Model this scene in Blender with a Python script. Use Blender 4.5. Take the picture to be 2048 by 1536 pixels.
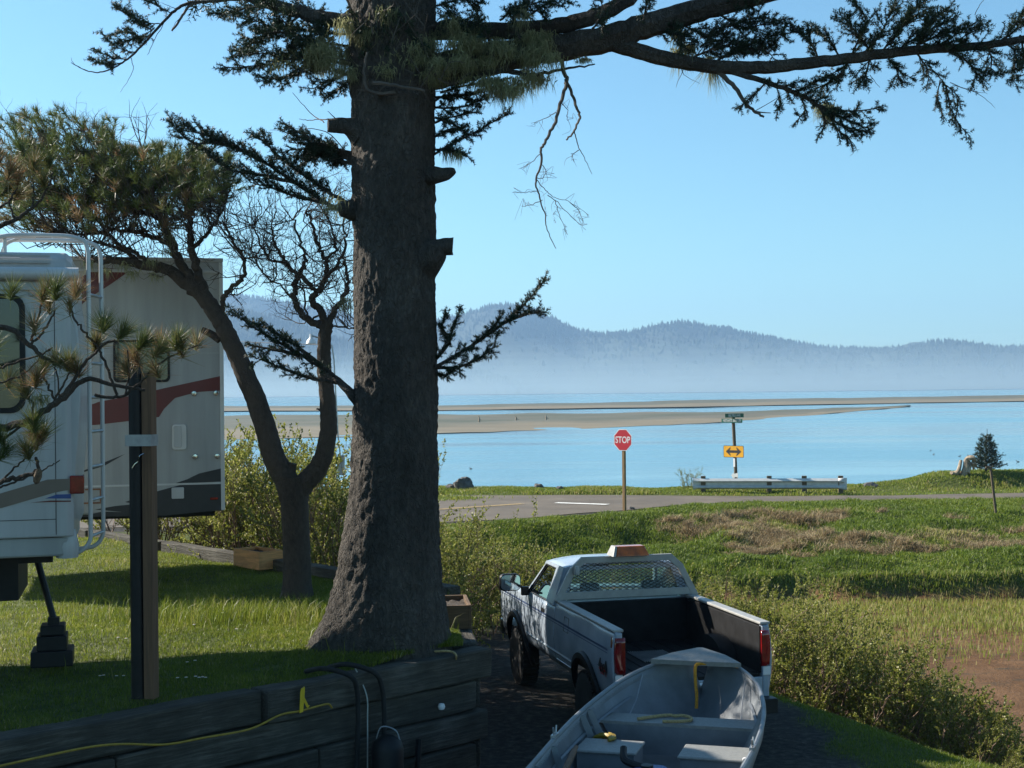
import bpy, math, random
import numpy as np
from mathutils import Vector, Matrix, noise as mn

random.seed(7)
RNG = np.random.default_rng(7)
R = math.radians
scene = bpy.context.scene
col = scene.collection
for o in list(bpy.data.objects):
    bpy.data.objects.remove(o)

# ------------------------------------------------------------------ camera
CAMZ = 4.4
FPX = 2800.0                                   # focal length in photo pixels (2048 wide)
cam_d = bpy.data.cameras.new('camera')
cam_d.sensor_width = 36.0
cam_d.lens = FPX / 2048 * 36.0
cam_d.clip_start = 0.1
cam_d.clip_end = 20000
cam = bpy.data.objects.new('camera', cam_d)
col.objects.link(cam)
ROLL, PITCH = R(0.6), math.atan(14 / FPX)
c_r = Vector((math.cos(ROLL), 0, -math.sin(ROLL)))
c_u0 = Vector((math.sin(ROLL), 0, math.cos(ROLL)))
c_f = (Vector((0, 1, 0)) * math.cos(PITCH) + c_u0 * math.sin(PITCH)).normalized()
c_u = c_r.cross(c_f).normalized()
mw = Matrix((c_r, c_u, -c_f)).transposed().to_4x4()
mw.translation = (0, 0, CAMZ)
cam.matrix_world = mw
scene.camera = cam

# ------------------------------------------------------------------ sky, sun, exposure
SUN_EL, SUN_AZ = R(33), R(293)                 # azimuth clockwise from +Y
world = bpy.data.worlds.new('World')
scene.world = world
world.use_nodes = True
wn = world.node_tree
for n in list(wn.nodes):
    wn.nodes.remove(n)
sky = wn.nodes.new('ShaderNodeTexSky')
sky.sky_type = 'NISHITA'
sky.sun_disc = False
sky.sun_elevation = SUN_EL
sky.sun_rotation = SUN_AZ
sky.altitude = 0
sky.air_density = 1.0
sky.dust_density = 0.3
sky.ozone_density = 2.0
bg = wn.nodes.new('ShaderNodeBackground')
bg.inputs[1].default_value = 0.0715
wo = wn.nodes.new('ShaderNodeOutputWorld')
tint = wn.nodes.new('ShaderNodeMix'); tint.data_type = 'RGBA'; tint.blend_type = 'MULTIPLY'
tint.inputs[0].default_value = 1.0
tint.inputs[7].default_value = (0.68, 1.0, 1.04, 1)          # clear, slightly cyan morning sky
wn.links.new(sky.outputs[0], tint.inputs[6])
wn.links.new(tint.outputs[2], bg.inputs[0])
wn.links.new(bg.outputs[0], wo.inputs[0])
sun_d = bpy.data.lights.new('sun', 'SUN')
sun_d.energy = 5.0
sun_d.angle = R(0.53)
sun_d.color = (1.0, 0.93, 0.82)
sun = bpy.data.objects.new('sun', sun_d)
col.objects.link(sun)
sdir = Vector((math.sin(SUN_AZ) * math.cos(SUN_EL), math.cos(SUN_AZ) * math.cos(SUN_EL), math.sin(SUN_EL)))
sun.rotation_euler = sdir.to_track_quat('Z', 'Y').to_euler()
sun.location = (-30, 20, 40)
scene.view_settings.view_transform = 'Standard'
scene.view_settings.look = 'None'
scene.view_settings.exposure = 1.2
scene.view_settings.gamma = 1.0
scene.view_settings.use_curve_mapping = False
scene.render.engine = 'CYCLES'
scene.cycles.use_denoising = True
scene.cycles.max_bounces = 6
scene.cycles.transparent_max_bounces = 12
scene.cycles.volume_bounces = 0

# ------------------------------------------------------------------ measuring helpers
def ray(px, py):
    return c_f + c_r * ((px - 1024) / FPX) + c_u * ((768 - py) / FPX)
def P(px, py, Y):
    """world point seen at a photo pixel at depth Y"""
    d = ray(px, py)
    return Vector((0, 0, CAMZ)) + d * (Y / d.y)
def PZ(px, py, z):
    d = ray(px, py)
    return Vector((0, 0, CAMZ)) + d * ((z - CAMZ) / d.z)
def ss(a, b, x):
    t = np.clip((np.asarray(x, float) - a) / (b - a), 0, 1)
    return t * t * (3 - 2 * t)

# ------------------------------------------------------------------ object helpers
def tag(o, label=None, cat=None, group=None, kind=None):
    if label: o['label'] = label
    if cat: o['category'] = cat
    if group: o['group'] = group
    if kind: o['kind'] = kind
    return o
def empty(name, loc, rz=0.0, label=None, cat=None, group=None):
    o = bpy.data.objects.new(name, None)
    o.empty_display_size = 0.3
    o.location = loc
    o.rotation_euler = (0, 0, rz)
    col.objects.link(o)
    return tag(o, label, cat, group)
def link(o, parent=None):
    col.objects.link(o)
    if parent is not None: o.parent = parent
    return o
def copy_tree(o, parent=None):
    c = o.copy(); col.objects.link(c); c.parent = parent
    for ch in list(o.children):
        copy_tree(ch, c)
    return c

class MB:
    """collects shapes and links them as one mesh object"""
    def __init__(s): s.v, s.f, s.m, s.cur = [], [], [], 0
    def mi(s, i): s.cur = i; return s
    def add(s, vs, fs, M=None):
        b = len(s.v)
        for p in vs:
            p = Vector(p)
            s.v.append(tuple(M @ p) if M is not None else tuple(p))
        for f in fs:
            s.f.append(tuple(b + i for i in f)); s.m.append(s.cur)
        return s
    def box(s, x0, x1, y0, y1, z0, z1, M=None):
        vs = [(x0,y0,z0),(x1,y0,z0),(x1,y1,z0),(x0,y1,z0),(x0,y0,z1),(x1,y0,z1),(x1,y1,z1),(x0,y1,z1)]
        return s.add(vs, [(0,3,2,1),(4,5,6,7),(0,1,5,4),(1,2,6,5),(2,3,7,6),(3,0,4,7)], M)
    def tube(s, pts, rad, n=8, cap=True, M=None):
        pts = [Vector(p) for p in pts]
        if not hasattr(rad, '__len__'): rad = [rad] * len(pts)
        vs, fs = [], []
        ref = None
        for i, p in enumerate(pts):
            a = pts[max(i - 1, 0)]; b = pts[min(i + 1, len(pts) - 1)]
            d = (b - a)
            d = d.normalized() if d.length > 1e-9 else Vector((0, 0, 1))
            if ref is None:
                ref = Vector((0, 0, 1)) if abs(d.z) < 0.9 else Vector((1, 0, 0))
            x = d.cross(ref)
            if x.length < 1e-6: x = d.orthogonal()
            x.normalize(); y = d.cross(x).normalized(); ref = x.cross(d).normalized()
            ref = ref if ref.length > 0.5 else Vector((0, 0, 1))
            for k in range(n):
                t = 2 * math.pi * k / n
                vs.append(p + x * (math.cos(t) * rad[i]) + y * (math.sin(t) * rad[i]))
        for i in range(len(pts) - 1):
            for k in range(n):
                k2 = (k + 1) % n
                fs.append((i*n+k, i*n+k2, (i+1)*n+k2, (i+1)*n+k))
        if cap:
            fs.append(tuple(range(n))[::-1]); fs.append(tuple((len(pts)-1)*n + k for k in range(n)))
        return s.add(vs, fs, M)
    def lathe(s, prof, n=24, M=None, cap=True):
        vs, fs = [], []
        for r, z in prof:
            for k in range(n):
                t = 2*math.pi*k/n
                vs.append((r*math.cos(t), r*math.sin(t), z))
        for i in range(len(prof)-1):
            for k in range(n):
                k2 = (k+1) % n
                fs.append((i*n+k, i*n+k2, (i+1)*n+k2, (i+1)*n+k))
        if cap:
            fs.append(tuple(range(n))[::-1]); fs.append(tuple((len(prof)-1)*n+k for k in range(n)))
        return s.add(vs, fs, M)
    def prism(s, poly, y0, y1, M=None):
        """poly in (x,z), extruded along y"""
        n = len(poly)
        vs = [(x, y0, z) for x, z in poly] + [(x, y1, z) for x, z in poly]
        fs = [tuple(range(n)), tuple(range(2*n-1, n-1, -1))]
        for i in range(n):
            j = (i+1) % n
            fs.append((i, i+n, j+n, j))
        return s.add(vs, fs, M)
    def grid(s, rows, M=None, close=False):
        n = len(rows[0]); vs = [p for r in rows for p in r]; fs = []
        for i in range(len(rows)-1):
            for k in range(n-1 if not close else n):
                k2 = (k+1) % n
                fs.append((i*n+k, i*n+k2, (i+1)*n+k2, (i+1)*n+k))
        return s.add(vs, fs, M)
    def build(s, name, mats, parent=None, smooth=False, bevel=0.0, seg=2, solid=0.0, recalc=True, angle=40):
        me = bpy.data.meshes.new(name)
        me.from_pydata(s.v, [], s.f)
        if not isinstance(mats, (list, tuple)): mats = [mats]
        for m in mats: me.materials.append(m)
        if len(mats) > 1: me.polygons.foreach_set('material_index', s.m)
        if recalc:
            import bmesh
            bm = bmesh.new(); bm.from_mesh(me)
            bmesh.ops.recalc_face_normals(bm, faces=bm.faces)
            bm.to_mesh(me); bm.free()
        if smooth:
            me.polygons.foreach_set('use_smooth', [True]*len(me.polygons))
            if angle: me.set_sharp_from_angle(angle=R(angle))
        me.update()
        o = bpy.data.objects.new(name, me)
        link(o, parent)
        if solid:
            m = o.modifiers.new('solid', 'SOLIDIFY'); m.thickness = solid; m.offset = -1
        if bevel:
            m = o.modifiers.new('bevel', 'BEVEL'); m.width = bevel; m.segments = seg
            m.limit_method = 'ANGLE'; m.angle_limit = R(35)
        return o

def np_mesh(name, V, F, mat, parent=None, tint=None, smooth=False):
    """fast mesh from arrays; F is (k,3) or (k,4)"""
    V = np.asarray(V, np.float32); F = np.asarray(F, np.int32)
    me = bpy.data.meshes.new(name)
    k, w = F.shape
    me.vertices.add(len(V)); me.vertices.foreach_set('co', V.ravel())
    me.loops.add(k*w); me.loops.foreach_set('vertex_index', F.ravel())
    me.polygons.add(k)
    me.polygons.foreach_set('loop_start', np.arange(0, k*w, w, dtype=np.int32))
    if smooth: me.polygons.foreach_set('use_smooth', np.ones(k, bool))
    for m in (mat if isinstance(mat, (list, tuple)) else [mat]): me.materials.append(m)
    if tint is not None:
        a = me.attributes.new('tint', 'FLOAT', 'POINT')
        a.data.foreach_set('value', np.asarray(tint, np.float32))
    me.update(calc_edges=True); me.validate()
    o = bpy.data.objects.new(name, me)
    return link(o, parent)

def text_mesh(name, body, size, mat, parent, loc, rot, depth=0.002, xscale=1.0):
    cu = bpy.data.curves.new(name, 'FONT')
    cu.body = body; cu.size = size; cu.align_x = 'CENTER'; cu.align_y = 'CENTER'
    cu.extrude = depth; cu.offset = size * 0.012
    tmp = bpy.data.objects.new(name + '_tmp', cu); col.objects.link(tmp)
    dg = bpy.context.evaluated_depsgraph_get()
    me = bpy.data.meshes.new_from_object(tmp.evaluated_get(dg))
    bpy.data.objects.remove(tmp); bpy.data.curves.remove(cu)
    me.materials.clear(); me.materials.append(mat)
    o = bpy.data.objects.new(name, me)
    o.location = loc; o.rotation_euler = rot; o.scale = (xscale, 1, 1)
    return link(o, parent)

# ------------------------------------------------------------------ materials
def nodes(name):
    m = bpy.data.materials.new(name); m.use_nodes = True
    nt = m.node_tree
    return m, nt, nt.nodes['Principled BSDF'], nt.nodes['Material Output']
def ramp(nt, stops):
    r = nt.nodes.new('ShaderNodeValToRGB')
    e = r.color_ramp.elements
    while len(e) < len(stops): e.new(0.5)
    for i, (p, c) in enumerate(stops):
        e[i].position = p; e[i].color = (*c, 1)
    return r
def texc(nt, scale=(1, 1, 1), kind='Object'):
    tc = nt.nodes.new('ShaderNodeTexCoord'); mp = nt.nodes.new('ShaderNodeMapping')
    mp.inputs['Scale'].default_value = scale
    nt.links.new(tc.outputs[kind], mp.inputs[0])
    return mp.outputs[0]
def noise(nt, vec, scale, detail=6, rough=0.6, dist=0.0):
    n = nt.nodes.new('ShaderNodeTexNoise')
    n.inputs['Scale'].default_value = scale; n.inputs['Detail'].default_value = detail
    n.inputs['Roughness'].default_value = rough; n.inputs['Distortion'].default_value = dist
    nt.links.new(vec, n.inputs['Vector'])
    return n.outputs['Fac']
def bump(nt, b, h, strength, dist):
    n = nt.nodes.new('ShaderNodeBump')
    n.inputs['Strength'].default_value = strength; n.inputs['Distance'].default_value = dist
    nt.links.new(h, n.inputs['Height']); nt.links.new(n.outputs[0], b.inputs['Normal'])
    return n
ALB = 0.80                                     # overall albedo scale, lowered to deepen shade under the raised exposure
def mat(name, c, rough=0.5, var=0.15, scale=4.0, stretch=(1, 1, 1), metal=0.0, bmp=0.0, bscale=30.0, bdist=0.01, coat=0.0, c2=None, lo=0.35, hi=0.65, spec=0.5):
    m, nt, b, out = nodes(name)
    v = texc(nt, stretch)
    f = noise(nt, v, scale)
    c = tuple(x*ALB for x in c); c2 = tuple(x*ALB for x in c2) if c2 else tuple(min(1, x*(1+var)) for x in c)
    c1 = tuple(x*(1-var) for x in c)
    r = ramp(nt, [(lo, c1), (hi, c2)])
    nt.links.new(f, r.inputs[0]); nt.links.new(r.outputs[0], b.inputs['Base Color'])
    b.inputs['Roughness'].default_value = rough; b.inputs['Metallic'].default_value = metal
    b.inputs['Specular IOR Level'].default_value = spec
    if coat:
        b.inputs['Coat Weight'].default_value = coat; b.inputs['Coat Roughness'].default_value = 0.08
    if bmp: bump(nt, b, noise(nt, v, bscale, 8), bmp, bdist)
    return m
def leafmat(name, stops, rough=0.55, trans=0.3, tcol=None):
    """foliage coloured by the per-blade attribute"""
    m, nt, b, out = nodes(name)
    a = nt.nodes.new('ShaderNodeAttribute'); a.attribute_name = 'tint'
    r = ramp(nt, [(p, tuple(x*ALB for x in c)) for p, c in stops]); nt.links.new(a.outputs['Fac'], r.inputs[0])
    nt.links.new(r.outputs[0], b.inputs['Base Color'])
    b.inputs['Roughness'].default_value = rough
    b.inputs['Specular IOR Level'].default_value = 0.35
    t = nt.nodes.new('ShaderNodeBsdfTranslucent'); nt.links.new(r.outputs[0], t.inputs[0])
    mx = nt.nodes.new('ShaderNodeMixShader'); mx.inputs[0].default_value = trans
    nt.links.new(b.outputs[0], mx.inputs[1]); nt.links.new(t.outputs[0], mx.inputs[2])
    nt.links.new(mx.outputs[0], out.inputs[0])
    return m
def glassmat(name, tint=(0.6, 0.72, 0.7), refl=0.1):
    m, nt, b, out = nodes(name)
    nt.nodes.remove(b)
    tr = nt.nodes.new('ShaderNodeBsdfTransparent'); tr.inputs[0].default_value = (*tint, 1)
    gl = nt.nodes.new('ShaderNodeBsdfGlossy'); gl.inputs['Roughness'].default_value = 0.02
    lw = nt.nodes.new('ShaderNodeFresnel'); lw.inputs[0].default_value = 1.55
    ad = nt.nodes.new('ShaderNodeMath'); ad.operation = 'ADD'; ad.inputs[1].default_value = refl; ad.use_clamp = True
    nt.links.new(lw.outputs[0], ad.inputs[0])
    mx = nt.nodes.new('ShaderNodeMixShader')
    nt.links.new(ad.outputs[0], mx.inputs[0]); nt.links.new(tr.outputs[0], mx.inputs[1]); nt.links.new(gl.outputs[0], mx.inputs[2])
    nt.links.new(mx.outputs[0], out.inputs[0])
    return m

MAT = {}
def bark(name, c1, c2, vs=9.0, stretch=(1, 1, 0.45), strength=1.0, dist=0.03, c3=None):
    m, nt, b, out = nodes(name)
    v = texc(nt, stretch)
    vo = nt.nodes.new('ShaderNodeTexVoronoi'); vo.feature = 'DISTANCE_TO_EDGE'
    vo.inputs['Scale'].default_value = vs
    nz = nt.nodes.new('ShaderNodeTexNoise'); nz.inputs['Scale'].default_value = 6; nz.inputs['Detail'].default_value = 5
    nt.links.new(v, nz.inputs['Vector'])
    ad = nt.nodes.new('ShaderNodeVectorMath'); ad.operation = 'MULTIPLY_ADD'
    ad.inputs[1].default_value = (0.42, 0.42, 0.42)
    nt.links.new(nz.outputs['Color'], ad.inputs[0]); nt.links.new(v, ad.inputs[2])
    nt.links.new(ad.outputs[0], vo.inputs['Vector'])
    fn = noise(nt, v, 24, 8, 0.7)
    r0 = ramp(nt, [(0.0, (.25, .25, .25)), (0.22, (1, 1, 1))]); nt.links.new(vo.outputs['Distance'], r0.inputs[0])
    big = noise(nt, v, 2.2, 4); c1, c2, c3 = [tuple(x*ALB for x in c) for c in (c1, c2, c3 or c2)]
    r = ramp(nt, [(0.3, c1), (0.55, c2), (0.75, c3 or c2)])
    mxf = nt.nodes.new('ShaderNodeMath'); mxf.operation = 'MULTIPLY_ADD'; mxf.inputs[1].default_value = 0.5
    nt.links.new(fn, mxf.inputs[0])
    hf = nt.nodes.new('ShaderNodeMath'); hf.operation = 'MULTIPLY'; hf.inputs[1].default_value = 0.5
    nt.links.new(big, hf.inputs[0]); nt.links.new(hf.outputs[0], mxf.inputs[2])
    nt.links.new(mxf.outputs[0], r.inputs[0])
    nt.links.new(r.outputs[0], b.inputs['Base Color'])
    h = nt.nodes.new('ShaderNodeMath'); h.operation = 'MULTIPLY_ADD'; h.inputs[1].default_value = 1.6
    nt.links.new(fn, h.inputs[0]); nt.links.new(r0.outputs[0], h.inputs[2])
    bump(nt, b, h.outputs[0], strength, dist)
    b.inputs['Roughness'].default_value = 0.9; b.inputs['Specular IOR Level'].default_value = 0.2
    return m
MAT['spruce_bark'] = bark('spruce_bark', (0.040, 0.035, 0.031), (0.13, 0.115, 0.10), 21, (1, 1, 0.45), 1.0, 0.04, (0.27, 0.24, 0.205))
MAT['pine_bark'] = bark('pine_bark', (0.032, 0.026, 0.022), (0.095, 0.075, 0.06), 22, (1, 1, 0.5), 0.8, 0.012)
MAT['twig'] = mat('twig', (0.085, 0.065, 0.05), 0.85, 0.35, 9)
MAT['dead_twig'] = mat('dead_twig', (0.11, 0.09, 0.075), 0.85, 0.3, 9)
MAT['shrub_stem'] = mat('shrub_stem', (0.17, 0.105, 0.065), 0.8, 0.4, 6)
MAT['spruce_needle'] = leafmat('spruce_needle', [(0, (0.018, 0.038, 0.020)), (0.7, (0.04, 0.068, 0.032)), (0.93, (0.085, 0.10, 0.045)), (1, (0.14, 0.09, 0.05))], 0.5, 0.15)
MAT['pine_needle'] = leafmat('pine_needle', [(0, (0.05, 0.08, 0.025)), (0.5, (0.12, 0.155, 0.04)), (0.78, (0.20, 0.19, 0.075)), (1, (0.34, 0.19, 0.10))], 0.45, 0.35)
MAT['lichen'] = leafmat('lichen', [(0, (0.22, 0.23, 0.11)), (1, (0.46, 0.45, 0.25))], 0.9, 0.45)
MAT['shrub_leaf'] = leafmat('shrub_leaf', [(0, (0.15, 0.175, 0.028)), (0.6, (0.30, 0.315, 0.055)), (0.9, (0.41, 0.40, 0.12)), (1, (0.48, 0.42, 0.23))], 0.45, 0.5)
MAT['grass_blade'] = leafmat('grass_blade', [(0, (0.08, 0.125, 0.014)), (0.55, (0.20, 0.25, 0.026)), (0.85, (0.32, 0.32, 0.06)), (1, (0.50, 0.43, 0.21))], 0.45, 0.5)
MAT['bank_grass'] = leafmat('bank_grass', [(0, (0.09, 0.145, 0.016)), (0.5, (0.22, 0.285, 0.032)), (0.8, (0.34, 0.335, 0.075)), (1, (0.48, 0.38, 0.19))], 0.55, 0.45)
MAT['dry_grass'] = leafmat('dry_grass', [(0, (0.17, 0.11, 0.05)), (0.5, (0.38, 0.28, 0.15)), (1, (0.56, 0.45, 0.26))], 0.7, 0.35)
MAT['white_paint'] = mat('white_paint', (0.62, 0.62, 0.60), 0.3, 0.06, 2.0, coat=0.3, c2=(0.70, 0.70, 0.68))
MAT['truck_white'] = mat('truck_white', (0.33, 0.40, 0.49), 0.3, 0.16, 2.2, coat=0.4, bmp=0.03, bscale=4, c2=(.45, .51, .58))
MAT['rack_white'] = mat('rack_white', (0.38, 0.375, 0.355), 0.45, 0.12, 8)
MAT['trailer_white'] = mat('trailer_white', (0.50, 0.50, 0.49), 0.35, 0.10, 1.6, (3, 3, .35), coat=0.2)
MAT['trailer_gray'] = mat('trailer_gray', (0.40, 0.405, 0.39), 0.4, 0.11, 1.6, (3, 3, .3))
MAT['maroon'] = mat('maroon', (0.13, 0.012, 0.011), 0.35, 0.1, 3)
MAT['red_paint'] = mat('red_paint', (0.50, 0.02, 0.022), 0.35, 0.12, 6)
MAT['blue_paint'] = mat('blue_paint', (0.03, 0.08, 0.28), 0.4, 0.1, 4)
MAT['stripe_blue'] = mat('stripe_blue', (0.05, 0.08, 0.17), 0.4, 0.15, 8)
MAT['tan_paint'] = mat('tan_paint', (0.20, 0.15, 0.115), 0.4, 0.1, 2)
MAT['black_plastic'] = mat('black_plastic', (0.012, 0.012, 0.013), 0.5, 0.3, 10, spec=.3)
MAT['bedliner'] = mat('bedliner', (0.010, 0.010, 0.011), 0.7, 0.5, 6, bmp=0.2, bscale=60, spec=.2)
MAT['rubber'] = mat('rubber', (0.014, 0.0135, 0.013), 0.85, 0.3, 12, bmp=0.3, bscale=40)
MAT['rim'] = mat('rim', (0.30, 0.28, 0.26), 0.4, 0.2, 12, metal=0.6)
MAT['rust'] = mat('rust', (0.24, 0.10, 0.045), 0.75, 0.4, 14)
MAT['chrome'] = mat('chrome', (0.6, 0.6, 0.6), 0.15, 0.05, 4, metal=1.0)
MAT['steel'] = mat('steel', (0.42, 0.43, 0.44), 0.42, 0.2, 7, metal=0.7)
MAT['galv'] = mat('galv', (0.62, 0.62, 0.60), 0.5, 0.12, 5, metal=0.05)
MAT['boat_metal'] = mat('boat_metal', (0.205, 0.222, 0.24), 0.5, 0.16, 4, metal=0.2, bmp=0.05, bscale=12)
MAT['boat_seat'] = mat('boat_seat', (0.27, 0.268, 0.25), 0.55, 0.12, 30, bmp=0.15, bscale=120)
MAT['amber'] = mat('amber', (0.50, 0.105, 0.003), 0.2, 0.35, 9, coat=0.4)
MAT['tail_red'] = mat('tail_red', (0.24, 0.008, 0.010), 0.12, 0.4, 9, coat=0.6)
MAT['glass'] = glassmat('glass', (.55, .68, .64), .02)
MAT['dark_glass'] = mat('dark_glass', (0.02, 0.022, 0.02), 0.04, 0.2, 3, spec=0.8)
MAT['mirror'] = mat('mirror', (0.7, 0.75, 0.75), 0.03, 0.02, 3, metal=1.0)
MAT['interior'] = mat('interior', (0.10, 0.11, 0.12), 0.8, 0.2, 10)
MAT['rope_yellow'] = mat('rope_yellow', (0.60, 0.27, 0.02), 0.8, 0.3, 60, bmp=0.5, bscale=90)
MAT['rope_tan'] = mat('rope_tan', (0.45, 0.32, 0.14), 0.85, 0.25, 60, bmp=0.5, bscale=90)
MAT['cord_yellow'] = mat('cord_yellow', (0.34, 0.22, 0.012), 0.5, 0.2, 20)
MAT['sign_red'] = mat('sign_red', (0.52, 0.02, 0.035), 0.35, 0.12, 5)
MAT['sign_white'] = mat('sign_white', (0.82, 0.80, 0.80), 0.4, 0.05, 5)
MAT['sign_yellow'] = mat('sign_yellow', (0.80, 0.38, 0.012), 0.4, 0.1, 4)
MAT['sign_black'] = mat('sign_black', (0.025, 0.025, 0.03), 0.4, 0.2, 6)
MAT['sign_green'] = mat('sign_green', (0.012, 0.12, 0.075), 0.4, 0.15, 5)
MAT['post_wood'] = mat('post_wood', (0.26, 0.155, 0.06), 0.85, 0.3, 5, (8, 8, 0.6), bmp=0.4, bscale=10)
MAT['post_dark'] = mat('post_dark', (0.14, 0.10, 0.06), 0.85, 0.35, 5, (8, 8, 0.6), bmp=0.4, bscale=10)
MAT['cedar'] = mat('cedar', (0.16, 0.082, 0.04), 0.75, 0.25, 5, (9, 9, 0.5), bmp=0.25, bscale=8)
MAT['planter_sunlit'] = mat('planter_sunlit', (0.62, 0.29, 0.10), 0.7, 0.25, 4, (1, 1, 9), bmp=0.2, bscale=8)  # sunlight put into the colour: orange raised for a box in shade
MAT['planter_shaded'] = mat('planter_shaded', (0.13, 0.075, 0.035), 0.8, 0.3, 4, (1, 1, 9), bmp=0.2, bscale=8)  # planter wood with the shade on its face put into the colour
MAT['soil'] = mat('soil', (0.06, 0.045, 0.032), 0.95, 0.5, 30, bmp=0.8, bscale=40)
MAT['driftwood'] = mat('driftwood', (0.36, 0.28, 0.20), 0.9, 0.4, 9, (1, 1, 0.3), bmp=0.5, bscale=20)
MAT['rock'] = mat('rock', (0.11, 0.10, 0.09), 0.9, 0.45, 5, bmp=0.8, bscale=12, bdist=0.05)

def timbermat():
    m, nt, b, out = nodes('weathered_timber')
    v = texc(nt, (0.8, 14, 14))
    f = noise(nt, v, 3.0, 9, 0.7, 0.4)
    v2 = texc(nt, (1, 1, 1))
    g = noise(nt, v2, 2.2, 5)
    r = ramp(nt, [(0.28, (0.024, 0.021, 0.017)), (0.5, (0.066, 0.060, 0.050)), (0.72, (0.17, 0.158, 0.135))])
    mm = nt.nodes.new('ShaderNodeMath'); mm.operation = 'MULTIPLY_ADD'; mm.inputs[1].default_value = 0.6
    h2 = nt.nodes.new('ShaderNodeMath'); h2.operation = 'MULTIPLY'; h2.inputs[1].default_value = 0.4
    nt.links.new(g, h2.inputs[0]); nt.links.new(f, mm.inputs[0]); nt.links.new(h2.outputs[0], mm.inputs[2])
    nt.links.new(mm.outputs[0], r.inputs[0]); nt.links.new(r.outputs[0], b.inputs['Base Color'])
    bump(nt, b, f, 1.0, 0.03)
    b.inputs['Roughness'].default_value = 0.9; b.inputs['Specular IOR Level'].default_value = 0.2
    return m
MAT['timber'] = timbermat()

# ================================================================== GROUND
WA = np.array([-0.33, 13.25])                    # corner of the retaining wall
WF = np.array([-0.705, -0.709])                  # front wall runs towards the near left
WN = np.array([-0.709, 0.705])                   # from the front wall into the lawn
WB = np.array([-0.66, 16.5])                     # end of the return wall / start of the border
BF = np.array([-0.648, 0.762])                   # border runs towards the far left
BN = np.array([0.762, 0.648])                    # from the border out of the lawn
LAWN_Z, WATER_Z = 2.0, -1.5
def vnoise(x, y, s, seed=0.0):
    """cheap smooth value noise, vectorised"""
    x = np.asarray(x, float) / s + seed * 17.3; y = np.asarray(y, float) / s + seed * 9.1
    xi, yi = np.floor(x), np.floor(y); fx, fy = x - xi, y - yi
    fx = fx*fx*(3-2*fx); fy = fy*fy*(3-2*fy)
    h = lambda a, b: np.modf(np.abs(np.sin(a*127.1 + b*311.7) * 43758.5453))[0]
    return (h(xi, yi)*(1-fx) + h(xi+1, yi)*fx)*(1-fy) + (h(xi, yi+1)*(1-fx) + h(xi+1, yi+1)*fx)*fy
def bank_edge(y):
    return np.interp(y, [4, 14, 19, 24, 28.5, 31, 60], [7.2, 6.6, 5.2, 3.2, -0.5, -9, -60])
def toe_y(x): return np.interp(x, [-20, -4, 2, 6, 30], [40, 41, 42, 39.5, 39])
def top_y(x): return np.interp(x, [-20, -3, 0, 4, 6.5, 9, 30], [44.5, 45.5, 46.5, 49.6, 52.4, 53.2, 53.6])
def shore_y(x): return np.interp(x, [-60, -30, 0, 10, 18, 40], [64, 63, 62, 60.6, 62.5, 66])
def in_lawn(x, y, m=0.0):
    sf = (x-WA[0])*WN[0] + (y-WA[1])*WN[1]
    sb = (x-WB[0])*BN[0] + (y-WB[1])*BN[1]
    sr = -0.36 - 0.09*(y-13.25) - x
    return np.minimum(np.minimum(sf, -sb), sr) - m
def terrain(x, y):
    x = np.asarray(x, float); y = np.asarray(y, float)
    zd = np.interp(y, [-20, 10, 13, 16, 20, 26, 34, 42], [.9, .5, .36, .22, .2, 0.0, -.4, -.8])
    drop = ss(-1.6, 2.6, x - bank_edge(y) + (vnoise(x, y, 2.2, 1)-.5)*1.2)
    z = zd*(1-drop) - 1.62*drop
    z = z + drop*(vnoise(x, y, 3.0, 2)-.5)*0.16 + (vnoise(x, y, .8, 3)-.5)*0.05
    yt, yb = toe_y(x) + (vnoise(x, y*0, 1.4, 4)-.5)*1.8, top_y(x) + (vnoise(x, y*0, 1.7, 5)-.5)*0.7
    t = np.clip((y-yt)/(yb-yt), 0, 1)
    rise = .40*ss(0, .045, t) + .60*(0.45*t + .55*ss(0, 1, t))
    bumpz = (vnoise(x, y, 1.1, 6)-.4)*.38 * ss(0, .12, t)*(1-ss(.62, 1, t)) + (vnoise(x, y, .5, 7)-.5)*.12*ss(0, .1, t)*(1-ss(.8, 1, t))
    z = np.where(y > yt, z*(1-rise) + bumpz, z)
    z = z - (.75*np.exp(-((x-4.3)/1.7)**2-((y-46.2)/1.5)**2) + .5*np.exp(-((x-1.2)/1.6)**2-((y-44.6)/1.0)**2))*(y > yt)
    z = np.where(y >= yb, 0.0, z)
    # shore
    ys = shore_y(x)
    berm = ss(-3.2, -1.6, y-ys)*(1-ss(0, 1.6, y-ys))
    z = np.where(y > yb, z + berm*(0.05 + .14*vnoise(x, y, 1.3, 8) + .48*ss(16, 19.5, x)), z)
    z = np.where(y > ys-.3, z*(1-ss(-.3, 4, y-ys)) - 2.3*ss(-.3, 4, y-ys) - 3.7*ss(6, 120, y-ys), z)
    # raised strip behind the lawn border
    sb = (x-WB[0])*BN[0] + (y-WB[1])*BN[1]
    hz = 1.72*(1-ss(0.1, 6.0, sb))*ss(-0.9, -2.6, x)
    z = np.where((sb > 0) & (y < 44) & (hz > 0.02), np.maximum(z, hz), z)
    z = np.where(in_lawn(x, y) > 0, np.minimum(z, 0.3), z)
    return z

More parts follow.
